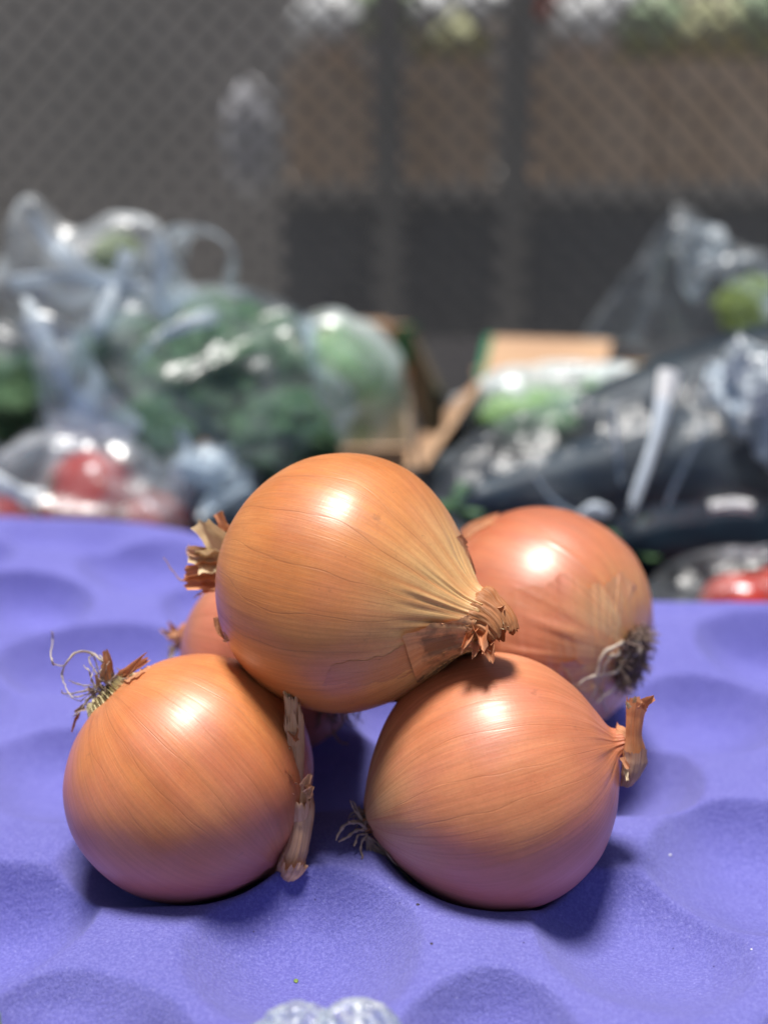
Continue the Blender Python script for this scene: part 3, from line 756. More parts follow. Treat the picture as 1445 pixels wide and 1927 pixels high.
# --- back right onion: peeling layers and the big root tuft
o = BACKR
lay1 = skin_mat('papery_outer_layer', (.58, .20, .09), (.68, .28, .14), (.6, .22, .12), (.66, .42, .22), 7.7, rough=.46, nveins=60, pinkw=.4, vein=.6, root_z=(-3.9, -2.2))
flap(o, 'skin_layer', [(886, 1112), (960, 1108), (1020, 1098), (1062, 1080), (1100, 1104), (1132, 1100), (1160, 1078), (1196, 1100)],
     [(915, 1240), (980, 1290), (1040, 1310), (1085, 1320), (1120, 1310), (1140, 1275), (1150, 1240), (1165, 1215)], lay1, .03, .07, n=90, m=50, seed=11, rag=7, ridges=.03, which='ab')
flap(o, 'skin_layer', [(866, 1000), (895, 978), (940, 966)], [(872, 1022), (895, 1006), (930, 980)], p_orange, .02, .04, n=30, m=10, seed=12, rag=2.5, which='bl')
flap(o, 'skin_layer', [(1052, 1246), (1080, 1240), (1100, 1250)], [(1080, 1290), (1100, 1296), (1122, 1290)], lay1, .07, .08, n=26, m=16, seed=14, rag=4, which='abl')
rp = o.rootp; ra = -o.z; zr = float(np.dot(rp - CAM, FW))
root_plate(o, rp + o.z * .12, ra, 1.1, p_dark, h=.35, seed=7)
root_tuft(o, rp, ra, .95, 170, .65, p_greyroot, 41)
root_tuft(o, rp, ra, 1.05, 130, .55, p_dark, 42)
for i in range(16):                                     # blackened torn skin round the root
    a = i / 16 * 2 * math.pi + .2
    s_ = unit(np.cross(ra, UP)); t_ = np.cross(ra, s_); e = s_ * math.cos(a) + t_ * math.sin(a)
    q = rp + o.z * .30 + e * .72
    V, F, uv = shred(q, unit(e * 1.0 + o.z * .38), random.uniform(.35, .75), random.uniform(.2, .36), bend=ra * .15, seed=150 + i, side=np.cross(e, ra), curl=.5, tip=.15)
    part(o.e, 'root_scale', V, F, p_dark, uv, M=o.M)
for pts, rr in (([(1205, 1212), (1178, 1208), (1148, 1212), (1124, 1230), (1116, 1262), (1112, 1290), (1104, 1308)], .062),
                ([(1200, 1216), (1165, 1222), (1136, 1234), (1126, 1256), (1118, 1280)], .05),
                ([(1204, 1222), (1178, 1232), (1150, 1256), (1118, 1264), (1094, 1270), (1080, 1284)], .055),
                ([(1204, 1226), (1172, 1246), (1150, 1280), (1128, 1300), (1112, 1314)], .05),
                ([(1198, 1206), (1168, 1214), (1150, 1228), (1130, 1230)], .05),
                ([(1140, 1240), (1124, 1270), (1126, 1310), (1134, 1340)], .04)):
    root(o, [PF(a, b, zr - .25 - .35 * math.sin(i * .8)) if i < 2 else on(o, a, b, .28) for i, (a, b) in enumerate(pts)], rr, p_root, 40)

# --- back left onion: dry neck bit at left, roots hanging under the top onion
o = BACKL
zn = float(np.dot(o.neckp - CAM, FW))
V, F, uv = pleat_tube([PF(352, 1204, zn + .2), PF(334, 1202, zn), PF(318, 1206, zn)], [.5, .34, .36], flat=.8, pleats=10, amp=.15, jag=.3, seed=91, seg=50, n=20)
part(o.e, 'dry_neck', V, F, p_brown, uv, M=o.M)
for i, (px, py, dx, dy) in enumerate([(326, 1196, -.9, .5), (328, 1216, -.3, -1), (332, 1190, -.5, .8)]):
    V, F, uv = shred(PF(px, py, zn), cdir(dx, dy, .2), .5, .3, seed=140 + i); part(o.e, 'skin_shred', V, F, (p_tan, p_cream, p_orange)[i], uv, M=o.M)
q0 = on(o, 632, 1330, .05)
zq = float(np.dot(q0 - CAM, FW))
root_tuft(o, PF(628, 1335, zq), cdir(.1, -.8, .5), .45, 40, .9, p_greyroot, 51)
for pts in ([(600, 1330), (602, 1345), (596, 1362)], [(640, 1330), (645, 1360), (628, 1378), (612, 1390)], [(625, 1375), (640, 1395), (656, 1401)], [(668, 1328), (676, 1342), (672, 1350)], [(612, 1330), (622, 1350), (640, 1362)]):
    root(o, [PF(a, b, zq - .3 - .2 * i) for i, (a, b) in enumerate(pts)], .035, p_greyroot)

# ------------------------------------------------------------------ crumbs lying on the tray
def tray_hit(px, py):
    r = ray(px, py); s = 15.0
    for _ in range(400):
        p = CAM + r * s
        if p[2] < float(tray_z(np.array([p[0]]), np.array([p[1]]))[0]): return p
        s += .1
    return p
seed_m = simple_mat('seed_husk', (.02, .015, .03), (.05, .03, .05), 3, .5)
bud_m = simple_mat('green_crumb', (.12, .20, .04), (.25, .32, .08), 8, .6)
wht_m = simple_mat('white_fleck', (.7, .7, .75), (.8, .8, .85), 8, .7)
def crumb(px, py, r, el, mat, label, rot=0):
    p = tray_hit(px, py); n, m = 10, 14
    a = np.linspace(0, 2 * np.pi, m, endpoint=False); V = []
    for i in range(n):
        f = math.pi * i / (n - 1)
        q = 1 + .25 * vnoise(np.cos(a) * 2 + px, np.sin(a) * 2, i * .5, 3)
        x = r * math.sin(f) * np.cos(a) * q; y = r * el * math.sin(f) * np.sin(a) * q
        V.append(np.stack([p[0] + x * math.cos(rot) - y * math.sin(rot), p[1] + x * math.sin(rot) + y * math.cos(rot), p[2] + r * .4 * (1 + math.cos(f) * np.ones(m))], 1))
    solo('crumb', np.vstack(V), grid_faces(n, m, True), mat, label, 'crumb', 'crumbs fallen on the tray')
crumb(476, 1750, .065, 1.9, seed_m, 'dark seed husk on the tray below the gap between the front onions', .3)
crumb(812, 1777, .05, 1.0, seed_m, 'small dark crumb on the tray in front of the front right onion', 1)
crumb(786, 1703, .05, 1.0, seed_m, 'tiny dark crumb at the foot of the front right onion', 1)
crumb(557, 1847, .065, 1.3, bud_m, 'tiny green bud lying near the front of the tray', .2)
crumb(1260, 1610, .06, .6, wht_m, 'white fleck on the tray right of the front right onion', .2)
crumb(1413, 1787, .035, .8, wht_m, 'tiny white fleck near the right edge of the picture', .2)

# ================================================================== TABLE AND GROUND
cloth = simple_mat('black_cloth', (.020, .020, .023), (.034, .033, .036), .8, .85, .15, .0006)
V, F = box_geo(-110, 110, 6, 132, -12, -4)
table = empty('stall_table', (0, 70, -80), 'dark cloth covered stall table under the tray, bags and boxes', 'table')
part(table, 'tabletop', V, F, cloth, smooth=False)
wood = simple_mat('dark_wood', (.05, .03, .02), (.09, .055, .035), .5, .7, .3, .0006, stretch=(1, 1, .1))
for x in (-105, 105):
    for y in (10, 128):
        V, F = box_geo(x - 3, x + 3, y - 3, y + 3, -80, -12.05); part(table, 'leg', V, F, wood, smooth=False)
V, F = box_geo(-3000, 3000, -3000, 3000, -81, -80)
solo('unseen_ground', V, F, simple_mat('pale_bounce_ground', (.30, .285, .26), (.38, .36, .33), .05, .9, .2, .002), kind='structure', smooth=False)  # out of view, made pale to bounce sunlight onto cartons and onion fronts

# ================================================================== BACKGROUND PRODUCE
def blob(c, rad, fn=None, n=40, m=60, R=None):
    a = np.linspace(0, 2 * np.pi, m, endpoint=False); V = []
    for i in range(n):
        f = math.pi * (i + .001) / (n - 1 + .002)
        d = np.stack([math.sin(f) * np.cos(a), math.sin(f) * np.sin(a), math.cos(f) * np.ones(m)], 1)
        q = fn(d) if fn else 1.0
        V.append(d * np.asarray(q).reshape(-1, 1) * np.asarray(rad))
    V = np.vstack(V)
    if R is not None: V = V @ np.asarray(R).T
    F = grid_faces(n, m, True)
    F.append(tuple(range(m))[::-1]); F.append(tuple(range((n - 1) * m, n * m)))
    return V + np.asarray(c), F
def rotm(axis_to):                       # rotation taking +Z to a direction
    q = Vector((0, 0, 1)).rotation_difference(Vector(axis_to)); return np.array(q.to_matrix())

broc = simple_mat('broccoli_buds', (.045, .105, .05), (.12, .21, .10), 1.6, .7, .3, .003, 6)
broc_y = simple_mat('yellow_green_buds', (.16, .22, .04), (.25, .32, .08), 1.2, .7, .3, .003, 6)
stalk_m = simple_mat('green_stalk', (.16, .28, .08), (.28, .40, .14), .8, .5, .4, .001)
fl_mesh = []
for s in range(4):
    V, F = blob((0, 0, 0), (1, 1, .85), lambda d, s=s: 1 + .12 * fbm(d[:, 0] * 2.2, d[:, 1] * 2.2, d[:, 2] * 2.2, s, 2) + .07 * vnoise(d[:, 0] * 9, d[:, 1] * 9, d[:, 2] * 9, s + 4), 30, 44)
    me = make_mesh('floret', V, F); me.materials.append(broc); fl_mesh.append(me)
def broccoli(c, R, label, tilt=(0, -.3, 1), seed=0, mat=None):
    c = np.asarray(c); r = random.Random(seed); base = c - unit(tilt) * R * .95
    e = empty('broccoli_head', base, label, 'broccoli', 'broccoli heads in clear bags')
    z = unit(tilt); V, F, uv = tube([base, c - z * R * .3, c], [R * .28, R * .33, R * .55], 14, 10)
    part(e, 'stalk', V, F, stalk_m, uv)
    Rm = rotm(z)
    nfl = 26
    for i in range(nfl):
        h = 1 - (i + .5) / nfl * 1.15; a = i * 2.39996; q = math.sqrt(max(0, 1 - h * h))
        d = Rm @ np.array([q * math.cos(a), q * math.sin(a), h])
        o = bpy.data.objects.new('floret', fl_mesh[i % 4]); C.objects.link(o); o.parent = e
        p = c + d * R * r.uniform(.62, .82) - base
        sc = R * r.uniform(.30, .42)
        o.matrix_local = Matrix.Translation(Vector(p)) @ Matrix(Rm.tolist()).to_4x4() @ Matrix.Rotation(r.uniform(0, 6), 4, 'Z') @ Matrix.Scale(sc, 4)
        if mat: 
            o.data = yel_mesh
    return e
yel_mesh = fl_mesh[0].copy(); yel_mesh.materials.clear(); yel_mesh.materials.append(broc_y)

broccoli(WY(420, 715, 81), 5.6, 'largest dark broccoli head in the middle of the left clear bag', (0, -.5, 1), 1)
broccoli(WY(530, 830, 76), 3.3, 'small broccoli head low at the right of the left bag', (.3, -.6, 1), 2)
broccoli(WY(300, 830, 76), 3.0, 'small green broccoli head low in the left bag above the tomato', (-.2, -.6, 1), 3)
broccoli(WY(235, 690, 86), 3.6, 'broccoli head at the left inside the clear bag', (-.3, -.4, 1), 4)
broccoli(WY(10, 760, 84), 3.4, 'broccoli head cut off by the left edge of the picture', (.1, -.4, 1), 5)
broccoli(WY(222, 488, 92), 1.9, 'small yellow green broccoli piece seen through the upper part of the left bag', (0, -.4, 1), 6, broc_y)
broccoli(WY(1425, 590, 95), 2.9, 'green broccoli head inside the peaked bag at the right edge', (0, -.4, 1), 7, broc_y)

# film sheets: patches spanned over pixel outlines at a distance, bulged and creased
film_a = film_mat('clear_bag_film', haze=.08, gloss=.13, rough=.30, scale=.14, crease=1.4)
film_b = film_mat('milky_bag_film', haze=.42, gloss=.20, rough=.32, scale=.12, crease=1.4)
film_c = film_mat('tight_clear_film', haze=.05, gloss=.42, rough=.22, scale=.2, crease=1.6)
film_d = film_mat('bright_crumpled_film', haze=1.1, gloss=.5, rough=.25, scale=.35, crease=1.4)
def sheet(outline_a, outline_b, Y, bulge=2.0, seed=0, n=70, m=50, crump=.5, fr=.17):
    """a crumpled sheet between an upper and a lower line; bulges toward the viewer"""
    A = spline([WY(p[0], p[1], Y + (p[2] if len(p) > 2 else 0)) for p in outline_a], n)
    B = spline([WY(p[0], p[1], Y + (p[2] if len(p) > 2 else 0)) for p in outline_b], n)
    V = np.zeros((m, n, 3))
    for i in range(m):
        t = i / (m - 1); u = np.linspace(0, 1, n)
        q = A * (1 - t) + B * t
        bl = bulge * (4 * t * (1 - t)) ** .5 * (4 * u * (1 - u)) ** .4
        q = q - np.array([0, 1, 0]) * bl[:, None]
        f = fr
        cr = np.stack([1 - 2 * np.abs(fbm(q[:, 0] * f, q[:, 1] * f, q[:, 2] * f, seed + s, 2)) for s in range(3)], 1)
        V[i] = q + crump * cr * np.array([.5, 1, .6])
    return V.reshape(-1, 3), grid_faces(m, n)
def closed_film(c, rad, seed, crump=.16, fr=1.6, n=60, m=90, R=None):
    def fn(d):
        a = 1 - 2 * np.abs(fbm(d[:, 0] * fr, d[:, 1] * fr, d[:, 2] * fr, seed, 2))
        return 1 + crump * a * .8
    return blob(c, rad, fn, n, m, R)

bag = empty('plastic_bag', WY(280, 900, 80), 'big knotted clear plastic bag full of broccoli behind the tray at left', 'plastic bag')
V, F = closed_film(WY(375, 765, 79), (9.6, 8.4, 7.4), 5, .13, 2.2); part(bag, 'bag_body', V, F, film_a)
V, F = sheet([(-40, 520), (20, 420), (65, 385), (130, 425), (200, 400), (270, 410), (310, 470)],
             [(-20, 560), (60, 640), (130, 660), (200, 650), (270, 620), (330, 600), (420, 600)], 84, 2.5, 6, crump=.9); part(bag, 'bag_top', V, F, film_b)
V, F = sheet([(30, 600), (70, 590), (110, 600), (150, 640)], [(100, 850), (150, 860), (230, 850), (280, 830)], 74, 1.5, 8, crump=.8); part(bag, 'bag_side', V, F, film_b)
for i, (pts, rad) in enumerate([([(45, 560), (90, 640), (140, 740), (215, 830)], [.2, .5, .3, .5]), ([(240, 470), (215, 540), (190, 600), (175, 660)], [.5, .3, .4, .2]),
        ([(330, 590), (300, 560), (310, 500), (300, 440)], [.7, .4, .5, .3]), ([(60, 400), (90, 450), (150, 500), (250, 560)], [.2, .5, .35, .5]), ([(420, 590), (350, 610), (290, 640), (250, 700)], [.4, .5, .3, .1]),
        ([(20, 530), (100, 520), (190, 530), (300, 545)], [.3, .2, .4, .2])]):
    V, F, uv = pleat_tube([WY(a_, b_, 73.5 + 6 * (b_ < 600)) for a_, b_ in pts], rad, flat=.35, pleats=8, amp=.3, jag=.1, seed=230 + i, seg=36); part(bag, 'bag_fold', V, F, film_b, uv)
# handle loop
lp = [(330, 600), (318, 520), (325, 455), (360, 432), (405, 440), (438, 475), (432, 530), (412, 590)]
pth = spline([WY(a, b, 86 + math.sin(i) * 1.0) for i, (a, b) in enumerate(lp)], 80)
T, N, B = frames(pth); wv = 1.0 + .3 * np.sin(np.linspace(0, 9, 80))
hb = Buf(); m_ = 9; c_ = np.linspace(-1, 1, m_)
Vh = pth[:, None] + (np.array([0, 0, 1.])[None, None] * 0 + (N + B * .3)[:, None]) * (c_[None, :, None] * wv[:, None, None]) + np.array([0, 1, 0]) * (.5 * np.sin(c_ * 6)[None, :, None])
part(bag, 'bag_handle', Vh.reshape(-1, 3), grid_faces(80, m_), film_b)

lb = empty('plastic_bag', WY(10, 900, 84), 'clear bag cut off by the left edge of the picture, holding broccoli', 'plastic bag')
V, F = closed_film(WY(-10, 760, 86), (5.0, 5, 5.6), 15); part(lb, 'bag_body', V, F, film_a)

# tomatoes
tom = simple_mat('tomato_skin', (.46, .035, .02), (.58, .07, .03), .25, .22, .5, .0001, coat=.4)
calyx = simple_mat('dry_calyx', (.05, .05, .02), (.12, .12, .04), 2, .8)
def tomato(c, R, label, stem=None):
    c = np.asarray(c)
    e = empty('tomato', c - np.array([0, 0, R * .85]), label, 'tomato', 'tomatoes behind the tray')
    z = unit(stem if stem is not None else (0, 0, 1)); Rm = rotm(z)
    def fn(d):
        a = np.arctan2(d[:, 1], d[:, 0]); return 1 + .02 * np.cos(5 * a) * (1 - d[:, 2] ** 2) - .14 * np.exp(-((1 - d[:, 2]) / .06)) - .05 * np.exp(-((1 + d[:, 2]) / .05))
    V, F = blob(c, (R, R, R * .86), fn, 50, 70, Rm); part(e, 'tomato_skin', V, F, tom)
    b = Buf(); p = c + z * R * .74
    s_ = Rm @ np.array([1, 0, 0]); t_ = Rm @ np.array([0, 1, 0])
    for i in range(5):
        a = i * 1.257; d = s_ * math.cos(a) + t_ * math.sin(a)
        b.add(*shred(p, unit(d + z * .35), R * .42, R * .16, bend=-z * .15, seed=i, side=np.cross(d, z), tip=.1))
    b.add(*tube([p, p + z * R * .2], [R * .07, R * .05], 8, 4))
    V, F, uv = b.data(); part(e, 'calyx', V, F, calyx, uv)
    return e
tomato(WY(168, 948, 72), 3.5, 'red tomato with its stem end facing left, inside a crumpled bag behind the tray', cdir(-.8, .25, .55))
tomato(WY(285, 985, 72), 2.6, 'dark red tomato half hidden to the right of the larger tomato', cdir(.3, 1, 0))
tomato(WY(-10, 1000, 71), 2.6, 'red tomato just showing at the left edge behind the tray rim', cdir(-.3, 1, 0))
tomato(WY(1392, 1145, 62), 2.35, 'bright red tomato peeping over the tray rim at the right', cdir(.1, 1, -.3))
tomato(WY(1470, 1130, 64), 2.3, 'red tomato at the far right edge behind the tray', cdir(.2, 1, -.3))
tb = empty('plastic_bag', WY(160, 1000, 72), 'crumpled clear bag wrapped round the tomatoes behind the left rim', 'plastic bag')
V, F = closed_film(WY(160, 950, 72), (6.3, 4.6, 4.6), 25, .12, 1.8); part(tb, 'bag_body', V, F, film_mat('tomato_bag_film', haze=.22, gloss=.35, rough=.25, scale=.22))
V, F, uv = pleat_tube([WY(-60, 880, 68), WY(0, 910, 67), WY(50, 935, 67), WY(95, 950, 67)], [.5, .5, .45, .9], flat=.7, pleats=10, amp=.2, jag=.25, seed=3); part(tb, 'twisted_neck', V, F, film_d, uv)
fb = empty('plastic_bag', WY(380, 960, 74), 'bright crumpled end of a clear bag between the tomatoes and the top onion', 'plastic bag')
V, F = sheet([(305, 850), (330, 815), (370, 860), (450, 850), (470, 860)], [(310, 960), (360, 1010), (400, 1020), (430, 1000), (470, 960)], 74, 2, 31, crump=1.5, fr=.5); part(fb, 'bag_end', V, F, film_d)
V, F, uv = pleat_tube([WY(322, 895, 73), WY(350, 880, 72), WY(400, 890, 72), WY(452, 852, 73)], [.3, .6, .7, .3], flat=.6, pleats=10, amp=.3, jag=.2, seed=13); part(fb, 'bag_fold', V, F, film_d, uv)
rb = empty('plastic_bag', WY(1400, 1150, 61), 'clear film over the tomatoes at the right rim', 'plastic bag')
V, F = closed_film(WY(1410, 1140, 63), (5.5, 3.6, 3.0), 35, .16, 2.4); part(rb, 'bag_body', V, F, film_a)

# wrapped lettuce (left box) and greens (right box)
leaf = simple_mat('lettuce_leaf', (.18, .34, .13), (.32, .50, .25), .3, .45, .4, .004, 5, sss=.15)
leaf_p = simple_mat('lettuce_rib', (.42, .60, .18), (.55, .70, .30), .4, .45, .4, .002, 4)
def leafy(c, rad, label, seed, group=None, R=None, n_leaf=9):
    c = np.asarray(c); e = empty('lettuce', c - np.array([0, 0, rad[2]]), label, 'lettuce', group)
    V, F = closed_film(c, np.array(rad) * .82, seed, .12, 3., 40, 60, R); part(e, 'heart', V, F, leaf_p)
    for i in range(n_leaf):
        a = i * 2.4 + seed; n, m = 20, 16; V = np.zeros((n, m, 3))
        for k in range(n):
            f = .08 + 2.5 * k / (n - 1)
            w = .75 * math.sin(min(1, k / (n * .6)) * 1.57)
            th = a + np.linspace(-w, w, m)
            rr = .93 + .05 * (i % 3) + .06 * vnoise(th * 5, f * 6, i, seed)
            d = np.stack([math.sin(f) * np.cos(th), math.sin(f) * np.sin(th), math.cos(f) * np.ones(m)], 1) * rr[:, None] * np.array(rad)
            if R is not None: d = d @ np.asarray(R).T
            V[k] = c + d
        part(e, 'leaf', V.reshape(-1, 3), grid_faces(n, m), leaf)
    return e
leafy(WY(640, 755, 92), (5.0, 4.0, 6.4), 'pale green lettuce wrapped in clear film in the left box', 3, R=rotm(unit((-.25, -.1, 1))))
leafy(WY(1010, 785, 92), (4.6, 3.4, 2.6), 'bright green lettuce in a cloudy bag inside the right box', 5)
leafy(WY(1180, 745, 97), (4.4, 3.4, 2.4), 'darker green lettuce behind the aubergines in the right box', 8)
wb = empty('plastic_wrap', WY(632, 900, 92), 'clear film wrapped round the lettuce in the left box', 'plastic wrap')
V, F = closed_film(WY(641, 755, 92), (5.5, 4.6, 6.9), 45, .06, 2, R=rotm(unit((-.25, -.1, 1)))); part(wb, 'wrap', V, F, film_mat('wrap_film', haze=.28, gloss=.3, rough=.3, scale=.2))
gb = empty('plastic_bag', WY(1090, 850, 93), 'cloudy pale blue bag over the greens in the right box', 'plastic bag')
V, F = closed_film(WY(1080, 770, 93.5), (9.0, 4.2, 3.6), 55, .12, 2.6); part(gb, 'bag_body', V, F, film_b)
pk = empty('plastic_bag', WY(1380, 700, 92), 'tall peaked clear bag standing at the right edge', 'plastic bag')
V, F = sheet([(1252, 405), (1275, 398), (1320, 420), (1380, 470), (1480, 540)], [(1180, 650), (1250, 690), (1320, 680), (1400, 700), (1500, 690)], 92, 3, 61, crump=1.0); part(pk, 'bag_body', V, F, film_a)
V, F = sheet([(1255, 410), (1300, 420), (1370, 455), (1470, 520)], [(1300, 560), (1350, 520), (1400, 560), (1480, 600)], 90, 1.5, 62, crump=1.2, fr=.4); part(pk, 'bag_peak', V, F, film_b)
V, F = sheet([(1248, 410), (1262, 415), (1275, 430)], [(1090, 640), (1150, 650), (1200, 660)], 91, .8, 63, crump=.5); part(pk, 'bag_fold', V, F, film_mat('faint_film', haze=.1, gloss=.3, rough=.25, scale=.2))

# aubergines in film
aub = simple_mat('aubergine_skin', (.006, .012, .022), (.010, .024, .038), .2, .5, .3, .0002)
aub_c = simple_mat('aubergine_calyx', (.05, .12, .04), (.09, .18, .06), 1, .6)
def aubergine(p0, p1, r0, r1, label, bend):
    pts = [p0, p0 * .66 + p1 * .34 + bend, p0 * .33 + p1 * .67 + bend, p1]
    base = (p0 + p1) / 2; base = base - np.array([0, 0, max(r0, r1)])
    e = empty('aubergine', base, label, 'aubergine', 'aubergines in clear film')
    n = 60; path = spline(pts, n); t = np.linspace(0, 1, n)
    r = (r0 + (r1 - r0) * sstep(0, .8, t)) * np.sqrt(np.clip(1 - (2 * t - 1) ** 8, 1e-4, 1)) * (1 + .02 * np.sin(t * 9))
    T, N, B = frames(path); a = np.linspace(0, 2 * np.pi, 48, endpoint=False)
    V = path[:, None] + r[:, None, None] * (np.cos(a)[None, :, None] * N[:, None] + np.sin(a)[None, :, None] * B[:, None])
    part(e, 'aubergine_skin', V.reshape(-1, 3), grid_faces(n, 48, True), aub)
    b = Buf(); z = -T[0]
    for i in range(5):
        q = i * 1.257; d = N[0] * math.cos(q) + B[0] * math.sin(q)
        b.add(*shred(p0 + z * .1, unit(d - z * .5), r0 * 1.2, r0 * .8, bend=-z * .2, seed=i, side=np.cross(d, z), tip=.1))
    b.add(*tube([p0, p0 + z * 2.2], [r0 * .35, r0 * .25], 10, 5)); V, F, uv = b.data(); part(e, 'calyx', V, F, aub_c, uv)
    return path, r
aubergine(WY(850, 955, 66), WY(1480, 880, 75), 1.3, 4.3, 'black aubergine lying in front, wrapped in shiny clear film', np.array([0, 0, .5]))
aubergine(WY(1080, 800, 80), WY(1560, 720, 86), 2.4, 4.6, 'black aubergine lying behind the front one at the right', np.array([0, 0, .3]))
aubergine(WY(1150, 1020, 66), WY(1560, 1010, 72), 2.0, 3.0, 'dark aubergine in shadow under the front one', np.array([0, 0, 0]))
ab = empty('plastic_wrap', WY(1200, 1000, 70), 'tight shiny clear film wrapped round the black aubergines', 'plastic wrap')
n = 90; path = spline([WY(815, 965, 65), WY(900, 940, 66), WY(1180, 880, 70), WY(1500, 820, 75)], n); T, N, B = frames(path); a = np.linspace(0, 2 * np.pi, 120, endpoint=False)
t = np.linspace(0, 1, n); r = np.interp(t, [0, .12, .5, 1], [.6, 2.1, 4.4, 5.9])
rr = r[:, None] * (1 + .06 * (1 - 2 * np.abs(fbm(t[:, None] * 7, np.cos(a)[None] * 1.3, np.sin(a)[None] * 1.3, 71, 3))))
V = path[:, None] + rr[:, :, None] * (np.cos(a)[None, :, None] * N[:, None] + np.sin(a)[None, :, None] * B[:, None])
part(ab, 'wrap', V.reshape(-1, 3), grid_faces(n, 120, True), film_c)
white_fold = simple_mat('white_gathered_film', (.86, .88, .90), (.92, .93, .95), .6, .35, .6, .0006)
# folds and seams of the wrap that catch the light
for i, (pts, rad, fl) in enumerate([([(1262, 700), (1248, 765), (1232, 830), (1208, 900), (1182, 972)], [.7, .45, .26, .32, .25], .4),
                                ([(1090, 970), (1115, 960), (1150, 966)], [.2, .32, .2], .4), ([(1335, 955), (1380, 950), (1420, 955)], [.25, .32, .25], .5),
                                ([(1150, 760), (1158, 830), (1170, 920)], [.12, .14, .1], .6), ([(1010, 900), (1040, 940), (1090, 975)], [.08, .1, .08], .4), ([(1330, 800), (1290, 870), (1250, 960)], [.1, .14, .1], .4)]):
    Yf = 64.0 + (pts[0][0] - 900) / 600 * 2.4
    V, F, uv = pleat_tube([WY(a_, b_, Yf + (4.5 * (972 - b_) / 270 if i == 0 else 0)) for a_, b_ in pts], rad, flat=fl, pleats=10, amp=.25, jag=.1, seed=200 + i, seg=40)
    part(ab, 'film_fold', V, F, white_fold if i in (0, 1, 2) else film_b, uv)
cb = empty('plastic_bag', WY(1420, 900, 72), 'bright crumpled clear bag end at the right edge above the aubergines', 'plastic bag')
V, F = sheet([(1345, 690), (1380, 655), (1420, 640), (1470, 650), (1520, 660)], [(1350, 820), (1390, 880), (1430, 900), (1480, 890), (1520, 880)], 71, 2.2, 81, crump=1.6, fr=.55, n=90, m=70); part(cb, 'bag_end', V, F, film_d)

# near bag end at the bottom of the picture
nb = empty('plastic_bag', PF(610, 2080, 30), 'clear crumpled bag poking up at the front edge of the tray', 'plastic bag')
for i, (px, py, r) in enumerate([(560, 1975, 1.05), (672, 1978, 1.15), (505, 1990, .8)]):
    V, F = closed_film(PF(px, py, 30), (r * 1.05, r, r), 90 + i, .10, 2.6); part(nb, 'bag_fold', V, F, film_mat('near_bag_film', haze=.30, gloss=.4, rough=.22, scale=.8, crease=.2) if i == 0 else bpy.data.materials['near_bag_film'])
lf = simple_mat('leaf_tip_green', (.25, .42, .10), (.4, .55, .2), 1, .5)
V, F, uv = shred(PF(-12, 1960, 31), cdir(.25, 1, .1), .75, .5, seed=9, tip=.2); solo('leaf_tip', V, F, lf, 'green leaf tip at the bottom left corner in front of the tray', 'leaf', uv=uv)

# ================================================================== CARTONS
card = simple_mat('cardboard', (.44, .28, .18), (.50, .33, .21), .15, .85, .2, .0003, stretch=(1, 1, 3))
card_d = simple_mat('weathered_cardboard', (.60, .46, .35), (.68, .54, .43), .10, .85, .2, .0003)
green_p = simple_mat('green_print', (.02, .15, .075), (.03, .20, .10), .4, .7, .3, .0002)
card_shade = simple_mat('shaded_green_card', (.03, .035, .022), (.06, .045, .03), .3, .8, .2)  # card darkened for the shade inside the box, plus its green print
def panel(e, name, P, th, mat):           # P: four corners (world), thickness along normal
    P = [np.asarray(p, float) for p in P]; nn = unit(np.cross(P[1] - P[0], P[3] - P[0]))
    V = [p for p in P] + [p + nn * th for p in P]
    F = [(3, 2, 1, 0), (4, 5, 6, 7), (0, 1, 5, 4), (1, 2, 6, 5), (2, 3, 7, 6), (3, 0, 4, 7)]
    return part(e, name, V, F, mat, smooth=False)
def open_carton(x0, x1, y0, y1, z0, z1, label, side=0):
    e = empty('cardboard_box', ((x0 + x1) / 2, (y0 + y1) / 2, z0), label, 'box', 'open cardboard boxes on the table')
    panel(e, 'back_panel', [(x1, y1, z0), (x0, y1, z0), (x0, y1, z1), (x1, y1, z1)], .5, card)
    panel(e, 'side_panel', [(x0, y1 - .05, z0), (x0, y0, z0), (x0, y0, z1 - .4), (x0, y1 - .05, z1 - .4)], .5, card)
    panel(e, 'side_panel', [(x1 + side, y0, z0), (x1, y1 - .05, z0), (x1, y1 - .05, z1 - .4), (x1 + side, y0, z1 - .4)], .5, card if not side else card_shade)
    panel(e, 'front_panel', [(x0 + .55, y0, z0), (x1 - .55, y0, z0), (x1 - .55, y0, -2.2), (x0 + .55, y0, -2.2)], .5, card)
    panel(e, 'bottom_panel', [(x0, y0, z0 + .02), (x1, y0, z0 + .02), (x1, y1, z0 + .02), (x0, y1, z0 + .02)][::-1], .3, card)
    # printed green edges
    return e
# left box: right wall seen at x ~ 765 px
pL = WY(770, 612, 108); pL0 = WY(740, 612, 108); xL = pL[0]; zL = pL[2]
bx = open_carton(-19, xL, 86, 108, -3.9, zL, 'open cardboard box at left holding the wrapped lettuce', side=1.6)
panel(bx, 'green_corner', [(xL - 1.7, 107.4, zL - 3.4), (xL + .62, 107.4, zL - 3.4), (xL + .62, 107.4, zL + .12), (xL - 1.0, 107.4, zL + .12)], .25, green_p)
# tilted lit flap leaning back
panel(bx, 'back_flap', [(-19, 108.6, zL), (xL - 1.9, 108.6, zL), (xL - 1.9, 113, zL - 3.3), (-19, 113, zL - 3.3)], .4, card)
pR = WY(905, 640, 110); xR = pR[0]; zR = pR[2]
bx2 = open_carton(xR, xR + 34, 90, 110, -3.9, zR - 2.2, 'open cardboard box at right with its side flap folded out')
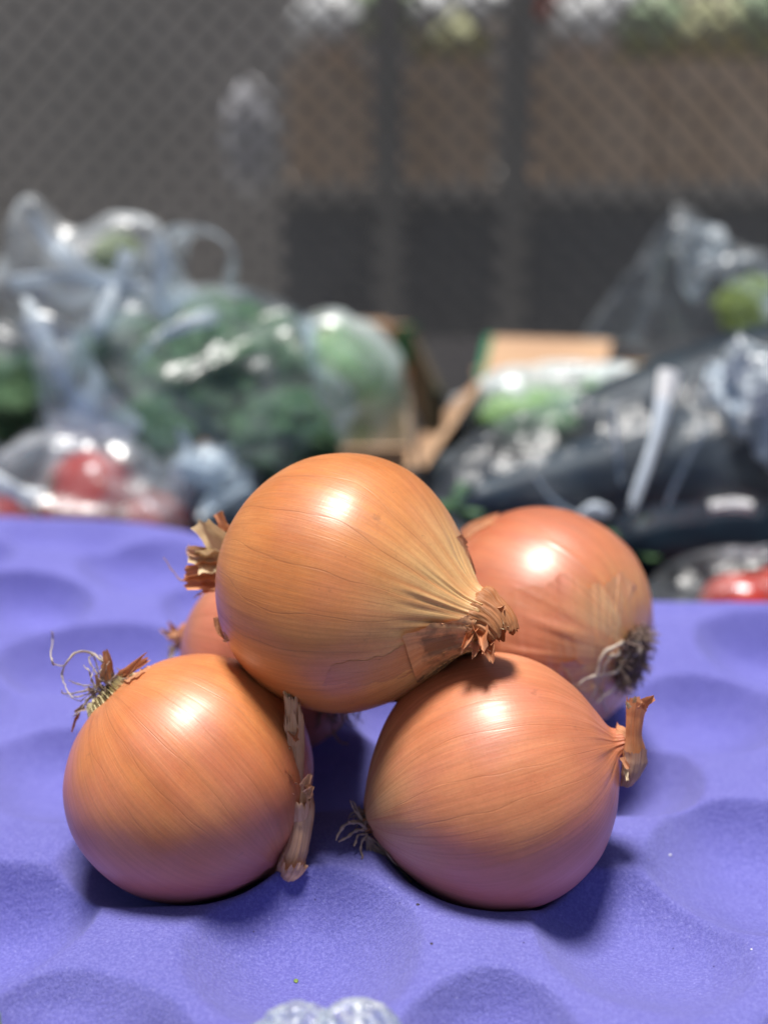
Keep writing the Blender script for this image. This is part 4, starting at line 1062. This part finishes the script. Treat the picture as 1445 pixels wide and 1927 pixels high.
# back flap folded inward, facing up to the sun
panel(bx2, 'back_flap', [WY(905, 722, 104), WY(1135, 712, 104), WY(1150, 648, 110), WY(925, 640, 110)], .4, card)
panel(bx2, 'side_flap', [WY(905, 722, 92), WY(900, 735, 106), WY(790, 830, 96), WY(800, 880, 80)], .4, card)
panel(bx2, 'green_edge', [WY(898, 722, 104.2), WY(909, 722, 104), WY(930, 638, 110), WY(916, 640, 110.2)], .5, green_p)

# ================================================================== BACKDROP
YN = 150
net_m = simple_mat('grey_net_cord', (.17, .165, .16), (.21, .205, .20), .1, .55, .5, .0006)
b = Buf(); px_, pz_ = 3.6, 3.55
for s, w in ((1, .42), (-1, .27)):
    for i in range(-46, 47):
        x0 = i * px_
        zA, zB = -45, 75
        n = 34; z = np.linspace(zA, zB, n)
        x = x0 - s * (z - 10) * px_ / pz_
        y = YN + .35 * np.sin(z * .15) + 0 * x
        keep = (x > -75) & (x < 75)
        if keep.sum() < 2: continue
        V, F, uv = tube(np.stack([x[keep], y[keep], z[keep]], 1), [w, w], 6, max(4, int(keep.sum())), cap=False)
        b.add(V, F, uv)
V, F, uv = b.data()
netting = solo('netting', V, F, net_m, 'dark diamond mesh netting hung behind the produce', 'netting', uv=uv, base=(0, YN, -45))
post_m = simple_mat('grey_metal_post', (.10, .11, .12), (.16, .17, .18), .2, .5)
frame = empty('net_frame', (0, YN + 2, -80), 'dark metal frame holding the netting', 'frame')
for x in (-78, 78):
    V, F = box_geo(x - 1.5, x + 1.5, YN + .5, YN + 3.5, -80, 80); part(frame, 'post', V, F, post_m, smooth=False)
V, F = box_geo(-76.4, 76.4, YN + .7, YN + 3.2, 77, 79.6); part(frame, 'rail', V, F, post_m, smooth=False)

wall_m = simple_mat('dark_wall', (.36, .35, .34), (.44, .42, .41), .02, .8, .3, .002)
V, F = box_geo(-220, 220, 300, 312, -80, 180); solo('back_wall', V, F, wall_m, 'dark wall far behind the netting', 'wall', smooth=False)
rack = empty('shelf_rack', (0, 232, -80), 'dark rack behind the netting carrying a row of brown cartons', 'rack')
zs = WY(800, 345, 215)[2]
V, F = box_geo(-17.5, 95, 214, 250, zs - 3, zs); part(rack, 'shelf', V, F, wall_m, smooth=False)
V, F = box_geo(-17.5, 95, 216, 219, -79.9, zs - 3.05); part(rack, 'front_board', V, F, simple_mat('dark_blue_board', (.13, .14, .16), (.17, .18, .20), .04, .7), smooth=False)
zt = WY(800, 112, 215)[2]
for (a0, a1, lab) in ((540, 695, 'brown carton behind the netting, leftmost of the four on the rack'), (765, 930, 'brown carton behind the netting, second from the left on the rack'),
                      (1010, 1235, 'wide brown carton behind the netting, second from the right on the rack'), (1242, 1500, 'wide brown carton behind the netting, rightmost on the rack')):
    x0, x1 = WY(a0, 200, 215)[0], WY(a1, 200, 215)[0]
    e = empty('carton', ((x0 + x1) / 2, 226, zs), lab, 'box', 'brown cartons on the rack behind the netting')
    for nm, g in (('front_panel', box_geo(x0, x1, 215, 215.6, zs + .05, zt)), ('back_panel', box_geo(x0, x1, 238, 238.6, zs + .05, zt)),
                  ('side_panel', box_geo(x0, x0 + .6, 215.65, 237.95, zs + .05, zt)), ('side_panel', box_geo(x1 - .6, x1, 215.65, 237.95, zs + .05, zt)), ('bottom_panel', box_geo(x0 + .65, x1 - .65, 215.65, 237.95, zs + .05, zs + .5))):
        part(e, nm, *g, card_d, smooth=False)
upr_m = simple_mat('dull_grey_upright', (.20, .20, .205), (.26, .255, .25), .04, .7)
for a0 in (700, 940):
    x0 = WY(a0, 200, 212)[0]; V, F = box_geo(x0 + .2, x0 + 5, 209, 212.5, -80, 60)
    solo('upright_post', V, F, upr_m, 'dark upright between the cartons, %s' % ('left one' if a0 == 700 else 'right one'), 'post', 'uprights of the rack', smooth=False)
def heap(px, py, r, mat, lab, cat, seed):
    c = WY(px, py, 226); V, F = closed_film(c, (r * 1.2, r, r), seed, .07, 2, 40, 60); base = c - np.array([0, 0, r])
    solo(cat.replace(' ', '_'), V, F, mat, lab, cat, base=base)
wt = simple_mat('white_bag', (.55, .57, .60), (.68, .70, .72), .3, .4, .5, .002)
yg = simple_mat('yellow_green_veg', (.42, .44, .24), (.55, .55, .34), .3, .6, .4, .003)
gr = simple_mat('leaf_green_veg', (.26, .36, .22), (.38, .46, .30), .3, .6, .4, .003)
rd = simple_mat('red_veg', (.38, .09, .07), (.5, .16, .12), .3, .5, .4, .002)
heap(625, 50, 6.0, wt, 'white bag of produce on top of the leftmost carton behind the netting', 'bagged produce', 1)
heap(850, 85, 5.5, yg, 'yellow green cabbage in the second carton behind the netting', 'cabbage', 2)
heap(925, 20, 5.0, wt, 'pale bag over the second carton near the top of the picture', 'bagged produce', 3)
heap(1000, -5, 3.5, rd, 'red pepper at the top of the picture behind the netting', 'pepper', 4)
heap(1100, 55, 6.0, wt, 'pale bag in the third carton behind the netting', 'bagged produce', 5)
heap(1210, 50, 6.0, gr, 'green cabbage in the third carton behind the netting', 'cabbage', 6)
heap(1330, 60, 6.0, yg, 'pale green cabbage in the rightmost carton behind the netting', 'cabbage', 7)
heap(1430, 40, 6.0, gr, 'green cabbage at the top right corner behind the netting', 'cabbage', 8)
heap(730, 20, 5.5, gr, 'green cabbage between the first two cartons behind the netting', 'cabbage', 9)
heap(800, 30, 4.5, wt, 'pale bag left of the yellow green cabbage behind the netting', 'bagged produce', 10)
heap(1165, 15, 5.0, wt, 'pale bag behind the green cabbage of the third carton', 'bagged produce', 11)
# grey-white bag hanging beside the cartons
c = WY(470, 265, 205); V, F = closed_film(c, (4.2, 2.5, 9.5), 9, .05, 2, 50, 60)
solo('hanging_bag', V, F, simple_mat('grey_white_bag', (.55, .55, .60), (.65, .66, .70), .1, .5), 'grey white bag hanging left of the cartons behind the netting', 'bag', base=c - np.array([0, 0, 9.5]))

# ------------------------------------------------------------------ centimetres -> metres
for o in TOP:
    o.location = o.location * U; o.scale = o.scale * U
